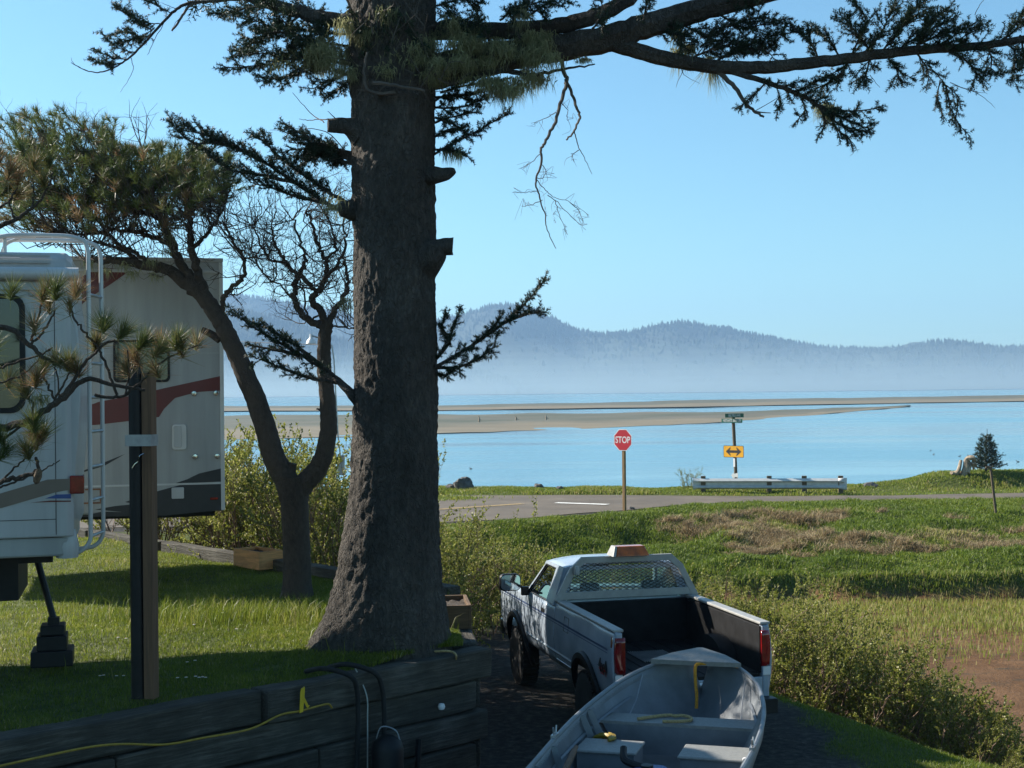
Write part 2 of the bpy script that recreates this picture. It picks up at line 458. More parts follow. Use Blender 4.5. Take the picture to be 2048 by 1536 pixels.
def ticks(parts):
    out = [parts[0][0]]
    for a, b, st in parts:
        n = max(1, int(round((b-a)/st))); out += list(a + (b-a)*np.arange(1, n+1)/n)
    return np.array(out)
tx = ticks([(-4900, -600, 900), (-600, -100, 100), (-100, -22, 6), (-22, -8, .7), (-8, 14, .22), (14, 34, .5), (34, 100, 6), (100, 600, 100), (600, 4900, 900)])
ty = ticks([(-150, -10, 14), (-10, 6, 1), (6, 36, .25), (36, 66, .28), (66, 90, 2), (90, 500, 60), (500, 6320, 900)])
GX, GY = np.meshgrid(tx, ty)
GZ = terrain(GX, GY)
nx, ny = len(tx), len(ty)
ids = np.arange(nx*ny).reshape(ny, nx)
GF = np.stack([ids[:-1, :-1], ids[:-1, 1:], ids[1:, 1:], ids[1:, :-1]], -1).reshape(-1, 4)
# what covers the ground: gravel weight, mud weight (rest: soil under grass)
def drive_w(x, y):
    right = np.interp(y, [6, 18, 22, 26, 30], [3.9, 3.75, 2.6, 0.6, -1.0])
    return ss(-.2, .25, right + (vnoise(x, y, .7, 9)-.5)*.5 - x)*(1-ss(25, 28, y))
def mud_w(x, y):
    z = terrain(x, y)
    w = ss(-1.15, -1.42, z + (vnoise(x, y, 1.5, 10)-.5)*.25)
    return w*(y < toe_y(x)+.6)
gw = drive_w(GX, GY); mw_ = mud_w(GX, GY)
shoulder = ss(-.2, .3, GY-top_y(GX)) * (1-ss(1.2, 2.2, GY-top_y(GX))) * (GX < 6.8)
gw = np.maximum(gw, shoulder)
def groundmat():
    m, nt, b, out = nodes('ground')
    a = nt.nodes.new('ShaderNodeAttribute'); a.attribute_name = 'cover'
    sep = nt.nodes.new('ShaderNodeSeparateColor'); nt.links.new(a.outputs['Color'], sep.inputs[0])
    v = texc(nt)
    f1, f2, f3 = noise(nt, v, 1.1, 8, .65), noise(nt, v, 9, 8, .7), noise(nt, v, .35, 5)
    soil = ramp(nt, [(.3, (.045, .058, .016)), (.55, (.085, .10, .026)), (.8, (.16, .135, .06))]); nt.links.new(f2, soil.inputs[0])
    grav = ramp(nt, [(.3, (.016, .014, .013)), (.5, (.038, .034, .030)), (.7, (.095, .085, .072))]); nt.links.new(f2, grav.inputs[0])
    mud = ramp(nt, [(.3, (.08, .041, .019)), (.5, (.132, .070, .032)), (.68, (.17, .094, .046))]); nt.links.new(f1, mud.inputs[0])
    alg = ramp(nt, [(.56, (0, 0, 0)), (.66, (1, 1, 1))]); 
    v2 = texc(nt, (.5, 1.6, 1)); nt.links.new(noise(nt, v2, 2.0, 9, .7), alg.inputs[0])
    mk = nt.nodes.new('ShaderNodeMix'); mk.data_type = 'RGBA'
    nt.links.new(alg.outputs[0], mk.inputs[0]); nt.links.new(mud.outputs[0], mk.inputs[6]); mk.inputs[7].default_value = (.07, .05, .03, 1)
    m1 = nt.nodes.new('ShaderNodeMix'); m1.data_type = 'RGBA'
    nt.links.new(sep.outputs[0], m1.inputs[0]); nt.links.new(soil.outputs[0], m1.inputs[6]); nt.links.new(grav.outputs[0], m1.inputs[7])
    m2 = nt.nodes.new('ShaderNodeMix'); m2.data_type = 'RGBA'
    nt.links.new(sep.outputs[1], m2.inputs[0]); nt.links.new(m1.outputs[2], m2.inputs[6]); nt.links.new(mk.outputs[2], m2.inputs[7])
    nt.links.new(m2.outputs[2], b.inputs['Base Color'])
    rr = nt.nodes.new('ShaderNodeMapRange'); rr.inputs[3].default_value = .95; rr.inputs[4].default_value = .72
    nt.links.new(sep.outputs[1], rr.inputs[0]); nt.links.new(rr.outputs[0], b.inputs['Roughness'])
    b.inputs['Specular IOR Level'].default_value = .12
    bump(nt, b, f2, 1.0, .06)
    return m
g = np_mesh('ground', np.stack([GX, GY, GZ], -1).reshape(-1, 3), GF, groundmat(), smooth=True)
ca = g.data.color_attributes.new('cover', 'FLOAT_COLOR', 'POINT')
ca.data.foreach_set('color', np.stack([gw.ravel(), mw_.ravel(), 0*gw.ravel(), 1+0*gw.ravel()], -1).astype(np.float32).ravel())
tag(g, kind='structure')

# lawn (raised terrace held by the timber wall)
def lawn_z(x, y):
    d = np.hypot(x+1.14, y-13.4)
    sf = (x-WA[0])*WN[0] + (y-WA[1])*WN[1]
    return LAWN_Z - .10*np.exp(-np.maximum(sf, 0)/.6) + (vnoise(x, y, 1.3, 11)-.5)*.10 + .16*np.exp(-(d/1.0)**2) - .05
def lawn_pt(t, v):
    a = WA + WN*.12 + WF*(t*26); b = WB - BN*.1 + BF*(t*26)
    return a[..., :]*(1-v) + b*v
tt, vv = np.linspace(0, 1, 110)**1.5, np.linspace(0, 1, 50)
T_, V_ = np.meshgrid(tt, vv)
LX = (WA[0]+WN[0]*.12+WF[0]*26*T_)*(1-V_) + (WB[0]-BN[0]*.1+BF[0]*26*T_)*V_ - .1*(1-T_)
LY = (WA[1]+WN[1]*.12+WF[1]*26*T_)*(1-V_) + (WB[1]-BN[1]*.1+BF[1]*26*T_)*V_
idl = np.arange(T_.size).reshape(T_.shape)
LF = np.stack([idl[:-1, :-1], idl[:-1, 1:], idl[1:, 1:], idl[1:, :-1]], -1).reshape(-1, 4)
lm = mat('lawn_soil', (.07, .095, .02), .95, .5, 5, bmp=.8, bscale=25, bdist=.03, c2=(.14, .16, .04))
lw_ = np_mesh('lawn', np.stack([LX, LY, lawn_z(LX, LY)], -1).reshape(-1, 3), LF, lm, smooth=True)
tag(lw_, kind='structure')

# ------------------------------------------------------------------ road
def asphalt():
    m, nt, b, out = nodes('asphalt')
    v = texc(nt); f1 = noise(nt, v, .45, 6, .65); f2 = noise(nt, v, 40, 4)
    r = ramp(nt, [(.32, (.068, .053, .038)), (.6, (.112, .088, .063)), (.72, (.15, .12, .085))]); nt.links.new(f1, r.inputs[0])
    nt.links.new(r.outputs[0], b.inputs['Base Color']); b.inputs['Roughness'].default_value = .9
    bump(nt, b, f2, .3, .01)
    return m
MAT['asphalt'] = asphalt()
rx = np.concatenate([np.linspace(-60, -12, 14), np.linspace(-11, 12, 60), np.linspace(13, 80, 30)])
near = np.maximum(top_y(rx) + np.interp(rx, [-60, 3.5, 6, 8, 80], [1.6, 1.5, .9, .55, .55]) + (vnoise(rx, rx*0, 1.6, 12)-.5)*.5, 0)
far = shore_y(rx) - np.interp(rx, [-60, 0, 6, 10, 16, 80], [3.2, 3.1, 3.1, 3.6, 5.4, 9.0]) + (vnoise(rx, rx*0, 1.9, 13)-.5)*.4
rows = [[(x, a*(1-w)+b*w, .018 + .03*math.sin(math.pi*w)) for x, a, b in zip(rx, near, far)] for w in np.linspace(0, 1, 9)]
tag(MB().grid(rows).build('road', MAT['asphalt'], smooth=True), kind='structure')
ylm = mat('faded_yellow_paint', (.50, .33, .10), .8, .3, 5)
for k, off in enumerate((0, .22)):
    a, b = PZ(870, 1020, .06), PZ(1050, 1008, .06)
    d = (b-a).normalized(); n = Vector((-d.y, d.x, 0))
    rows = [[tuple(a + d*s + n*(off+w) + Vector((0, 0, .006))) for s in np.linspace(-7, (b-a).length, 12)] for w in (0, .1)]
    tag(MB().grid(rows).build('road_line', ylm), kind='structure')
wl = mat('white_road_paint', (.75, .73, .68), .8, .15, 6)
a, b = PZ(1110, 1005.5, .065), PZ(1214, 1009, .065)
d = (b-a).normalized(); n = Vector((-d.y, d.x, 0))
tag(MB().grid([[tuple(a + d*s + n*w) for s in np.linspace(0, (b-a).length, 6)] for w in (-.12, .28)]).build('stop_line', wl), kind='structure')

# ------------------------------------------------------------------ water and tidal sand bars
def watermat():
    m, nt, b, out = nodes('water')
    v = texc(nt, (.25, 1.0, 1)); w1 = noise(nt, v, 1.6, 6, .62, .3)
    v2 = texc(nt, (.012, .05, 1)); w2 = noise(nt, v2, 1.0, 5, .6)
    b.inputs['Base Color'].default_value = (.10, .24, .31, 1)
    b.inputs['IOR'].default_value = 1.333
    rr = ramp(nt, [(.40, (.06, .06, .06)), (.60, (.20, .20, .20))]); nt.links.new(w2, rr.inputs[0])
    nt.links.new(rr.outputs[0], b.inputs['Roughness'])
    st = ramp(nt, [(.40, (.12, .12, .12)), (.60, (1, 1, 1))]); nt.links.new(w2, st.inputs[0])
    n = nt.nodes.new('ShaderNodeBump'); n.inputs['Distance'].default_value = .06
    nt.links.new(st.outputs[0], n.inputs['Strength']); nt.links.new(w1, n.inputs['Height']); nt.links.new(n.outputs[0], b.inputs['Normal'])
    return m
W = np.array([(-4900, 55, WATER_Z), (4900, 55, WATER_Z), (4900, 6300, WATER_Z), (-4900, 6300, WATER_Z)], float)
tag(np_mesh('water', W, [(0, 1, 2, 3)], watermat()), kind='structure')
def sandmat():
    m, nt, b, out = nodes('tidal_sand')
    a = nt.nodes.new('ShaderNodeAttribute'); a.attribute_name = 'tint'
    v = texc(nt, (.02, .06, 1)); f = noise(nt, v, 2.0, 7, .65)
    sand = ramp(nt, [(.3, (.125, .10, .060)), (.7, (.18, .148, .092))]); nt.links.new(f, sand.inputs[0])
    veg = ramp(nt, [(.3, (.045, .055, .028)), (.5, (.075, .075, .045)), (.62, (.11, .095, .065))]); nt.links.new(f, veg.inputs[0])
    mk = nt.nodes.new('ShaderNodeMix'); mk.data_type = 'RGBA'
    nt.links.new(a.outputs['Fac'], mk.inputs[0]); nt.links.new(sand.outputs[0], mk.inputs[6]); nt.links.new(veg.outputs[0], mk.inputs[7])
    nt.links.new(mk.outputs[2], b.inputs['Base Color']); b.inputs['Roughness'].default_value = .85
    return m
MAT['sand'] = sandmat()
def sandbar(near, far, h, veg0, seed):
    """near/far: shoreline points measured in the photo, on the water plane"""
    def line(pts):
        w = [PZ(x, y, WATER_Z) for x, y in pts]
        return np.array([[p.x, p.y] for p in w])
    A, B = line(near), line(far)
    u = np.linspace(0, 1, 160)
    def res(L):
        s = np.linspace(0, 1, len(L)); return np.stack([np.interp(u, s, L[:, 0]), np.interp(u, s, L[:, 1])], -1)
    A, B = res(A), res(B)
    A = A + (vnoise(u*60, u*0, 1.5, seed)[:, None]-.5)*np.array([0, 5.0])
    vs = np.linspace(0, 1, 34)
    X = A[None, :, 0]*(1-vs[:, None]) + B[None, :, 0]*vs[:, None]
    Y = A[None, :, 1]*(1-vs[:, None]) + B[None, :, 1]*vs[:, None]
    prof = np.minimum(ss(-.30, .40, vs)[:, None]*1.0, (1-ss(.9, 1.02, vs))[:, None])
    Z = WATER_Z - .12 + prof*(h + (vnoise(X, Y, 14, seed+1)-.5)*.55)
    t = ss(veg0-.06, veg0+.06, vs[:, None] + (vnoise(X, Y, 18, seed+2)-.5)*.12)*np.ones_like(X)
    i = np.arange(X.size).reshape(X.shape)
    F = np.stack([i[:-1, :-1], i[:-1, 1:], i[1:, 1:], i[1:, :-1]], -1).reshape(-1, 4)
    tag(np_mesh('sandbar', np.stack([X, Y, Z], -1).reshape(-1, 3), F, MAT['sand'], tint=t.ravel(), smooth=True), kind='structure')
sandbar([(-500, 900), (0, 889), (450, 880), (700, 874), (880, 868), (1100, 860), (1300, 852), (1450, 844), (1600, 833), (1820, 813.2)],
        [(-500, 838), (0, 834), (450, 831), (700, 830), (880, 829), (1100, 827), (1300, 825.5), (1450, 824), (1600, 820), (1820, 813)], .42, .24, 21)
sandbar([(-500, 829), (0, 827), (450, 824), (880, 822), (1100, 819.5), (1400, 815), (1700, 809), (2048, 803.5), (2600, 797)],
        [(-500, 820), (0, 818), (450, 816), (880, 815.5), (1100, 811), (1400, 803), (1700, 799), (2048, 793), (2600, 785)], 1.0, .26, 31)

# ------------------------------------------------------------------ hills across the bay
hm = mat('hill_forest', (.022, .036, .020), .95, .5, .012, c2=(.045, .062, .03))
def hill(pts, D, depth, seed, amp):
    """ridge line measured in the photo, standing at distance D"""
    w = [P(x, y, D) for x, y in pts]
    X0 = np.array([p.x for p in w]); H0 = np.array([p.z for p in w])
    xs = np.linspace(X0[0], X0[-1], 260)
    hh = np.interp(xs, X0, H0)
    vs = np.linspace(-1, 1, 41)
    Xg, Vg = np.meshgrid(xs, vs)
    Yg = D + Vg*depth + (vnoise(Xg, Vg*300, 260, seed)-.5)*depth*.35*(1-np.abs(Vg))
    prof = np.where(Vg <= 0, (1-np.abs(Vg))**1.15, 1-Vg**2*.9)
    Z = WATER_Z-1 + (hh[None, :]-WATER_Z+1)*prof
    Z = Z + ((vnoise(Xg, Yg, 130, seed+1)-.5)*amp + (vnoise(Xg, Yg, 45, seed+2)-.5)*amp*.4)*(1-np.abs(Vg))*np.abs(Vg)**.5*2
    i = np.arange(Xg.size).reshape(Xg.shape)
    F = np.stack([i[:-1, :-1], i[:-1, 1:], i[1:, 1:], i[1:, :-1]], -1).reshape(-1, 4)
    tag(np_mesh('hills', np.stack([Xg, Yg, Z], -1).reshape(-1, 3), F, hm, smooth=True), kind='structure')
    return xs, vs, Xg, Yg, Z
ridge = [(-700, 600), (-300, 585), (100, 588), (300, 590), (440, 597), (520, 602), (600, 613), (680, 628), (760, 645), (860, 645), (930, 636), (985, 619), (1020, 614), (1060, 621), (1110, 641), (1160, 663), (1200, 671), (1260, 669), (1300, 657), (1350, 649), (1400, 650), (1470, 657), (1530, 670), (1600, 685), (1680, 697), (1750, 702), (1790, 702), (1830, 692), (1880, 690), (1930, 695), (1990, 701), (2100, 704), (2300, 698), (2600, 710)]
midr = [(-700, 560), (-300, 575), (0, 590), (250, 600), (450, 616), (540, 640), (640, 668), (700, 690), (780, 712), (870, 742), (920, 740), (960, 744), (1010, 766), (1050, 786), (1090, 797), (1112, 806), (1125, 814)]
dune = [(1500, 800), (1600, 795), (1700, 787), (1780, 784), (1870, 783), (1900, 779), (1950, 775), (2048, 774), (2300, 768), (2700, 772)]
FOREST = []
for pts, D, dep, sd, amp, nt_, hs in ((ridge, 4300, 900, 41, 46, 12000, (9, 18)), (midr, 3300, 420, 51, 30, 6000, (9, 18)), (dune, 2950, 250, 61, 4, 300, (2, 4))):
    xs, vs, Xg, Yg, Zg = hill(pts, D, dep, sd, amp)
    # conifers over the visible slope, densest along the ridge
    k = nt_
    vv_ = -np.abs(RNG.normal(0, .3, k)); vv_ = np.where(RNG.random(k) < .4, RNG.normal(0, .02, k), vv_); vv_ = np.clip(vv_, -.97, .1)
    xi = RNG.random(k)*(len(xs)-1.001); vi = (vv_+1)/2*(len(vs)-1.001)
    x0, v0 = xi.astype(int), vi.astype(int); fx, fv = xi-x0, vi-v0
    def bl(A): return (A[v0, x0]*(1-fx)+A[v0, x0+1]*fx)*(1-fv) + (A[v0+1, x0]*(1-fx)+A[v0+1, x0+1]*fx)*fv
    FOREST.append((bl(Xg), bl(Yg), bl(Zg)-1.5, RNG.uniform(hs[0], hs[1], k)*RNG.choice([.7, 1, 1, 1.25], k)))
fx_, fy_, fz_, fh_ = [np.concatenate(a) for a in zip(*FOREST)]
n = len(fx_); fr = fh_*RNG.uniform(.16, .30, n)
ang = np.arange(5)*2*np.pi/5
V = np.zeros((n, 12, 3))
for lv, (zz, rr) in enumerate(((.05, 1.0), (.5, .62))):
    for k in range(5):
        j = 1+RNG.uniform(-.3, .3, n)
        V[:, lv*5+k] = np.stack([fx_+np.cos(ang[k])*fr*rr*j, fy_+np.sin(ang[k])*fr*rr*j, fz_+fh_*zz], -1)
V[:, 10] = np.stack([fx_, fy_, fz_+fh_], -1); V[:, 11] = np.stack([fx_, fy_, fz_-2], -1)
F = []
for k in range(5):
    k2 = (k+1) % 5
    F += [(k, k2, 5+k2), (k, 5+k2, 5+k), (5+k, 5+k2, 10)]
F = (np.array(F)[None] + (np.arange(n)*12)[:, None, None]).reshape(-1, 3)
fm = leafmat('far_conifer', [(0, (.018, .03, .016)), (1, (.045, .06, .03))], .9, .05)
tag(np_mesh('far_forest', V.reshape(-1, 3), F, fm, tint=np.repeat(RNG.random(n), 12)), 'dark conifer forest covering the hills across the bay', 'forest', kind='stuff')

# ------------------------------------------------------------------ air: haze everywhere, a low mist bank over the far bay
def volume(name, colr, dens, aniso):
    m = bpy.data.materials.new(name); m.use_nodes = True
    nt = m.node_tree
    for q in list(nt.nodes): nt.nodes.remove(q)
    o = nt.nodes.new('ShaderNodeOutputMaterial'); v = nt.nodes.new('ShaderNodeVolumePrincipled')
    v.inputs['Color'].default_value = (*colr, 1); v.inputs['Density'].default_value = dens; v.inputs['Anisotropy'].default_value = aniso
    nt.links.new(v.outputs[0], o.inputs['Volume'])
    return m
hz = MB().box(-4950, 4950, -160, 6350, -7.5, 380).build('haze', volume('haze', (.38, .62, .93), 0.00017, .2))
tag(hz, 'thin blue haze filling the air over the bay', 'haze', kind='stuff')
for cx_, cy_, rx_, ry_, rz_, dn_ in [(500+60*k, 2500+12*k, 3400-80*k, 520-22*k, 100-11.5*k, .000115+.00004*k) for k in range(8)]:
    prof = [(math.cos(t), math.sin(t)) for t in np.linspace(0, math.pi/2, 14)]
    rows = [[(cx_+rx_*r*math.cos(a), cy_+ry_*r*math.sin(a), WATER_Z+.3+rz_*z) for a in np.linspace(0, 2*math.pi, 65)[:-1]] for r, z in prof[:-1]]
    b = MB().grid(rows, close=True); nb = 64
    top = len(b.v); b.v.append((cx_, cy_, WATER_Z+.3+rz_)); base = 12*nb
    for k in range(nb): b.f.append((base+k, base+(k+1) % nb, top)); b.m.append(0)
    b.f.append(tuple(range(nb))[::-1]); b.m.append(0)
    tag(b.build('mist', volume('mist', (.57, .78, .90), dn_, .2), smooth=True), 'low white mist bank lying over the far side of the bay', 'mist', kind='stuff')

# ================================================================== RETAINING WALL
wall = empty('retaining_wall', (WA[0], WA[1], 0), 0, 'weathered grey timber retaining wall holding up the lawn beside the dark driveway', 'retaining wall')
def wall_M(org, d2, z):
    d = Vector((d2[0], d2[1], 0)).normalized(); n = Vector((-d.y, d.x, 0))
    M = Matrix((d, n, Vector((0, 0, 1)))).transposed().to_4x4(); M.translation = Vector((org[0]-WA[0], org[1]-WA[1], z)); return M
fd, fn = -WF, WN
CH = 0.285
for c in range(7):                                    # courses from the top down
    ztop = 1.965 - c*CH
    s = -0.12 + (0.16 if c % 2 else -0.02) + (0.06 if c in (2, 3) else 0)
    first = True
    while s < 17:
        L = (2.6 if c == 0 and first else random.uniform(2.2, 3.8)) if not (c == 2 and first) else 2.0
        inset = random.uniform(-.03, .03) + .02*c - .0
        if c == 0 and first: inset = .03
        # along the wall towards the near left: local x runs right along the wall
        a = s; b = s + L - .012
        M = wall_M((WA[0]+WF[0]*b, WA[1]+WF[1]*b), fd, ztop-CH)
        j = random.uniform(-.008, .008)
        m = MB(); N = 12
        rows = []
        for i in range(N+1):
            x = (b-a)*i/N
            q = [(x, -inset+.0, .006), (x, -inset-.0, CH-.012), (x, -inset+.25, CH-.012+j), (x, -inset+.25, .006)]
            rows.append([(p[0], p[1]+(mn.noise(Vector((x*1.5+a*3+c*7, k*5.0, c)))*.03), p[2]+mn.noise(Vector((x*1.7+c*3+a, k*3.3+9, 4)))*.022) for k, p in enumerate(q)])
        m.grid(rows, close=True); m.f.append((0, 1, 2, 3)); m.m.append(0); e = N*4; m.f.append((e+3, e+2, e+1, e)); m.m.append(0)
        o = m.build('timber', MAT['timber'], wall, bevel=.02)
        o.matrix_local = M
        s += L; first = False
for c in range(7):                                    # return wall running away beside the driveway
    ztop = 1.985 - c*CH
    a0, L = (0.02 if c % 2 else .26), 3.2
    d2 = (WB-WA)/np.linalg.norm(WB-WA)
    M = wall_M((WA[0]+d2[0]*a0, WA[1]+d2[1]*a0), d2, ztop-CH)
    for k, (p, q) in enumerate(((0, 1.7), (1.71, L-a0))):
        o = MB().box(p, q, 0, .25, .004, CH-.006).build('timber', MAT['timber'], wall, bevel=.02); o.matrix_local = M
# border timbers lying behind the lawn
BM = [(-.05, 1.9), (2.05, 2.6), (4.75, 2.5), (7.4, 2.6), (10.1, 3.0)]
for i, (s, L) in enumerate(BM):
    t = empty('border_timber', (WB[0]+BF[0]*s, WB[1]+BF[1]*s, 1.83 - .01*i), math.atan2(BF[1], BF[0]),
              ['pale border timber just behind the big spruce trunk', 'pale border timber between the two tree trunks', 'border timber under the orange planter box', 'half buried border timber left of the orange planter box', 'far border timber under the back trailer'][i], 'timber', 'border timbers along the back of the lawn')
    rows = [[(L*k/8, y+mn.noise(Vector((k*.8, y*9, i)))*.012, z+mn.noise(Vector((k*.9, z*7+y, i+5)))*.012) for y, z in ((0, 0), (0, .29), (.2, .29), (.2, 0))] for k in range(9)]
    m = MB().grid(rows, close=True); m.f += [(0, 1, 2, 3), (35, 34, 33, 32)]; m.m += [0, 0]
    m.build('beam', MAT['timber'], t, bevel=.015)

def planter(loc, rz, L, Wd, H, label):
    t = empty('planter_box', loc, rz, label, 'planter box', 'wooden planter boxes at the lawn edge')
    th = .035
    m = MB().box(0, L, 0, th, 0, H).box(0, L, Wd-th, Wd, 0, H).box(0, th, th+.001, Wd-th-.001, 0, H-.002).box(L-th, L, th+.001, Wd-th-.001, 0, H-.002)
    m.build('box', MAT['planter_shaded' if label.startswith('dark') else 'planter_sunlit'], t, bevel=.004)
    rows = [[(th+(L-2*th)*i/14, th+(Wd-2*th)*j/7, H-.05+.03*mn.noise(Vector((i*.9, j*.8, L)))) for j in range(8)] for i in range(15)]
    MB().grid(rows).build('soil', MAT['soil'], t, smooth=True)
pp = PZ(566, 1133, 2.0)
planter((pp.x, pp.y, 1.98), math.atan2(BF[1], BF[0]), .70, .38, .25, 'orange cedar planter box on the lawn border beside the forked pine trunk')
pp = PZ(938, 1256, 1.98)
planter((pp.x+.03, pp.y-.1, 1.99), math.atan2((WB-WA)[1], (WB-WA)[0]), .75, .36, .24, 'dark shaded planter box on the wall end, half hidden by the big trunk')

# ---- hoses, ropes and gear hanging on the wall
def wallp(s, z, off=.05):
    return Vector((WA[0]+WF[0]*s-WN[0]*off, WA[1]+WF[1]*s-WN[1]*off, z))
def wall_at(px, py, off=.05):
    """point on the front face of the wall under a photo pixel"""
    d = ray(px, py); n = Vector((WN[0], WN[1], 0)); o = Vector((WA[0], WA[1], 0)) - n*off
    t = (o - Vector((0, 0, CAMZ))).dot(n)/d.dot(n)
    return Vector((0, 0, CAMZ)) + d*t
def spline(pts, n=6):
    pts = [Vector(p) for p in pts]; out = []
    for i in range(len(pts)-1):
        p0, p1, p2, p3 = pts[max(i-1, 0)], pts[i], pts[i+1], pts[min(i+2, len(pts)-1)]
        for k in range(n):
            t = k/n
            out.append(.5*((2*p1)+(p2-p0)*t+(2*p0-5*p1+4*p2-p3)*t*t+(3*p1-p0-3*p2+p3)*t**3))
    return out+[pts[-1]]
for (pts, lab) in (([(676, 1346), (700, 1352), (714, 1380), (716, 1430), (715, 1480), (713, 1545)], 'left of two black hoses draped over the timber wall'),
                   ([(722, 1338), (748, 1345), (764, 1375), (768, 1420), (768, 1470), (766, 1530)], 'right of two black hoses draped over the timber wall')):
    q = [wall_at(x, y, .10) for x, y in pts]
    back = q[0] + Vector((WN[0], WN[1], 0))*.45; back.z = 1.97
    over = q[0] + Vector((WN[0], WN[1], 0))*.18; over.z = 2.03
    tag(MB().tube(spline([back, over]+q[1:]), .022, 10).build('hose', MAT['rubber'], smooth=True), lab, 'hose', 'black hoses over the wall')
q = [wall_at(x, y, .065) for x, y in ((728, 1353), (733, 1390), (735, 1440), (735, 1545))]
q[0] = q[0] + Vector((WN[0], WN[1], 0))*.12; q[0].z = 1.99
tag(MB().tube(spline(q), .006, 6).build('cord', mat('pale_cord', (.45, .46, .42), .7)), 'thin pale cord hanging down the wall between the black hoses', 'cord')
q = [wall_at(x, y, .075) for x, y in ((-60, 1545), (0, 1532), (90, 1512), (180, 1494), (245, 1488), (330, 1489), (410, 1475), (500, 1458), (560, 1430), (600, 1422), (640, 1411), (657, 1408), (664, 1416))]
tag(MB().tube(spline(q), .009, 8).build('extension_cord', MAT['cord_yellow'], smooth=True), 'yellow extension cord strung along the dark timber wall', 'cord')
t = wall_at(610, 1400, .09)
m = MB(); Mx = Matrix.Translation(t) @ Matrix.Rotation(math.atan2(fd[1], fd[0]), 4, 'Z')
m.prism([(-.055, -.10), (-.02, -.095), (.0, .07), (.0, .11), (-.035, .10), (-.045, .07)], 0, .006, Mx)
m.prism([(.0, .11), (.005, .02), (.045, -.055), (.06, -.055), (.035, -.08), (.0, -.02), (-.02, .06)], .012, .018, Mx)
tag(m.build('caution_tape', mat('tape_yellow', (.62, .42, .01), .4), solid=0), 'short strip of yellow caution tape tied on the wall above the cord', 'tape')
k = wall_at(883, 1413, .08)
tag(MB().lathe([(.0, -.032), (.025, -.025), (.034, 0), (.025, .025), (0, .032)], 16, Matrix.Translation(k)).build('float', MAT['sign_white'], smooth=True), 'small white float tucked between two wall timbers', 'float')
# yellow rope end on top of the wall corner
q = [PZ(865, 1303, 1.98), PZ(890, 1302, 1.99), PZ(905, 1304, 1.98), PZ(912, 1310, 1.97), wall_at(912, 1318, .03)]
tag(MB().tube(spline(q), .011, 6).build('rope', MAT['rope_tan'], smooth=True), 'short frayed tan rope end on top of the wall corner', 'rope')
# tank with a yellow base and a leaning bar in front of the wall
tk = wall_at(775, 1500, .27)
gz = float(terrain(tk.x, tk.y))
t = empty('portable_tank', (tk.x, tk.y, gz), 0, 'dark portable tank with wire handle and yellow base in front of the wall', 'tank')
top = P(778, 1470, tk.y).z - gz
MB().lathe([(.10, top*.30), (.135, top*.32), (.14, top-.12), (.12, top-.05), (.05, top), (0, top)], 24).build('tank_body', MAT['black_plastic'], t, smooth=True)
MB().lathe([(.0, 0), (.15, .0), (.15, top*.3-.01), (.1, top*.3)], 24).build('base', MAT['cord_yellow'], t, smooth=True)
MB().tube(spline([(-.1, 0, top-.05), (-.05, 0, top+.07), (.07, 0, top+.04), (.11, 0, top-.06)]), .006, 6).build('handle', MAT['steel'], t, smooth=True)
a, b = wall_at(838, 1478, .12), wall_at(826, 1550, .2)
b.z = float(terrain(b.x, b.y)); 
tag(MB().tube([a, b], .028, 8).build('pipe', MAT['black_plastic'], smooth=True), 'short black pipe leaning on the wall right of the tank', 'pipe')

# ================================================================== HOOKUP POST behind the wall
b0 = PZ(283, 1388, LAWN_Z)
t = empty('hookup_post', (b0.x, b0.y, LAWN_Z-.03), R(-12), 'tall black pipe strapped to a cedar post on the lawn behind the wall', 'post')
hP = P(283, 738, b0.y).z - LAWN_Z
MB().box(.045, .13, -.05, .05, 0, hP).build('wood_post', MAT['cedar'], t, bevel=.006)
MB().tube([(-.02, -.01, 0), (-.02, -.01, hP+.08)], .058, 20).build('pipe', MAT['black_plastic'], t, smooth=True)
MB().box(-.085, .137, -.076, -.056, hP*.775, hP*.81).box(-.085, -.08, -.055, .055, hP*.775, hP*.81).box(.132, .137, -.055, .055, hP*.775, hP*.81).build('strap', MAT['steel'], t)
MB().tube(spline([(.07, -.06, hP*.752), (.045, -.085, hP*.745), (.03, -.075, hP*.73), (.0, -.08, hP*.72), (-.02, -.083, hP*.708)]), .006, 6).build('hook', MAT['chrome'], t, smooth=True)

# ================================================================== TRAILERS
def frame(px, Y, yaw, z0):
    """origin at the right end of the near side"""
    p = P(px, 780, Y); return Vector((p.x, p.y, z0)), R(yaw)
def face_uv(o, rz, px, py):
    """photo pixel -> (x,z) in a vertical face through o with direction rz"""
    d = ray(px, py); u = Vector((math.cos(rz), math.sin(rz), 0)); n = Vector((-math.sin(rz), math.cos(rz), 0))
    t = (o - Vector((0, 0, CAMZ))).dot(n)/d.dot(n)
    p = Vector((0, 0, CAMZ)) + d*t - o
    return (p.dot(u), p.z)
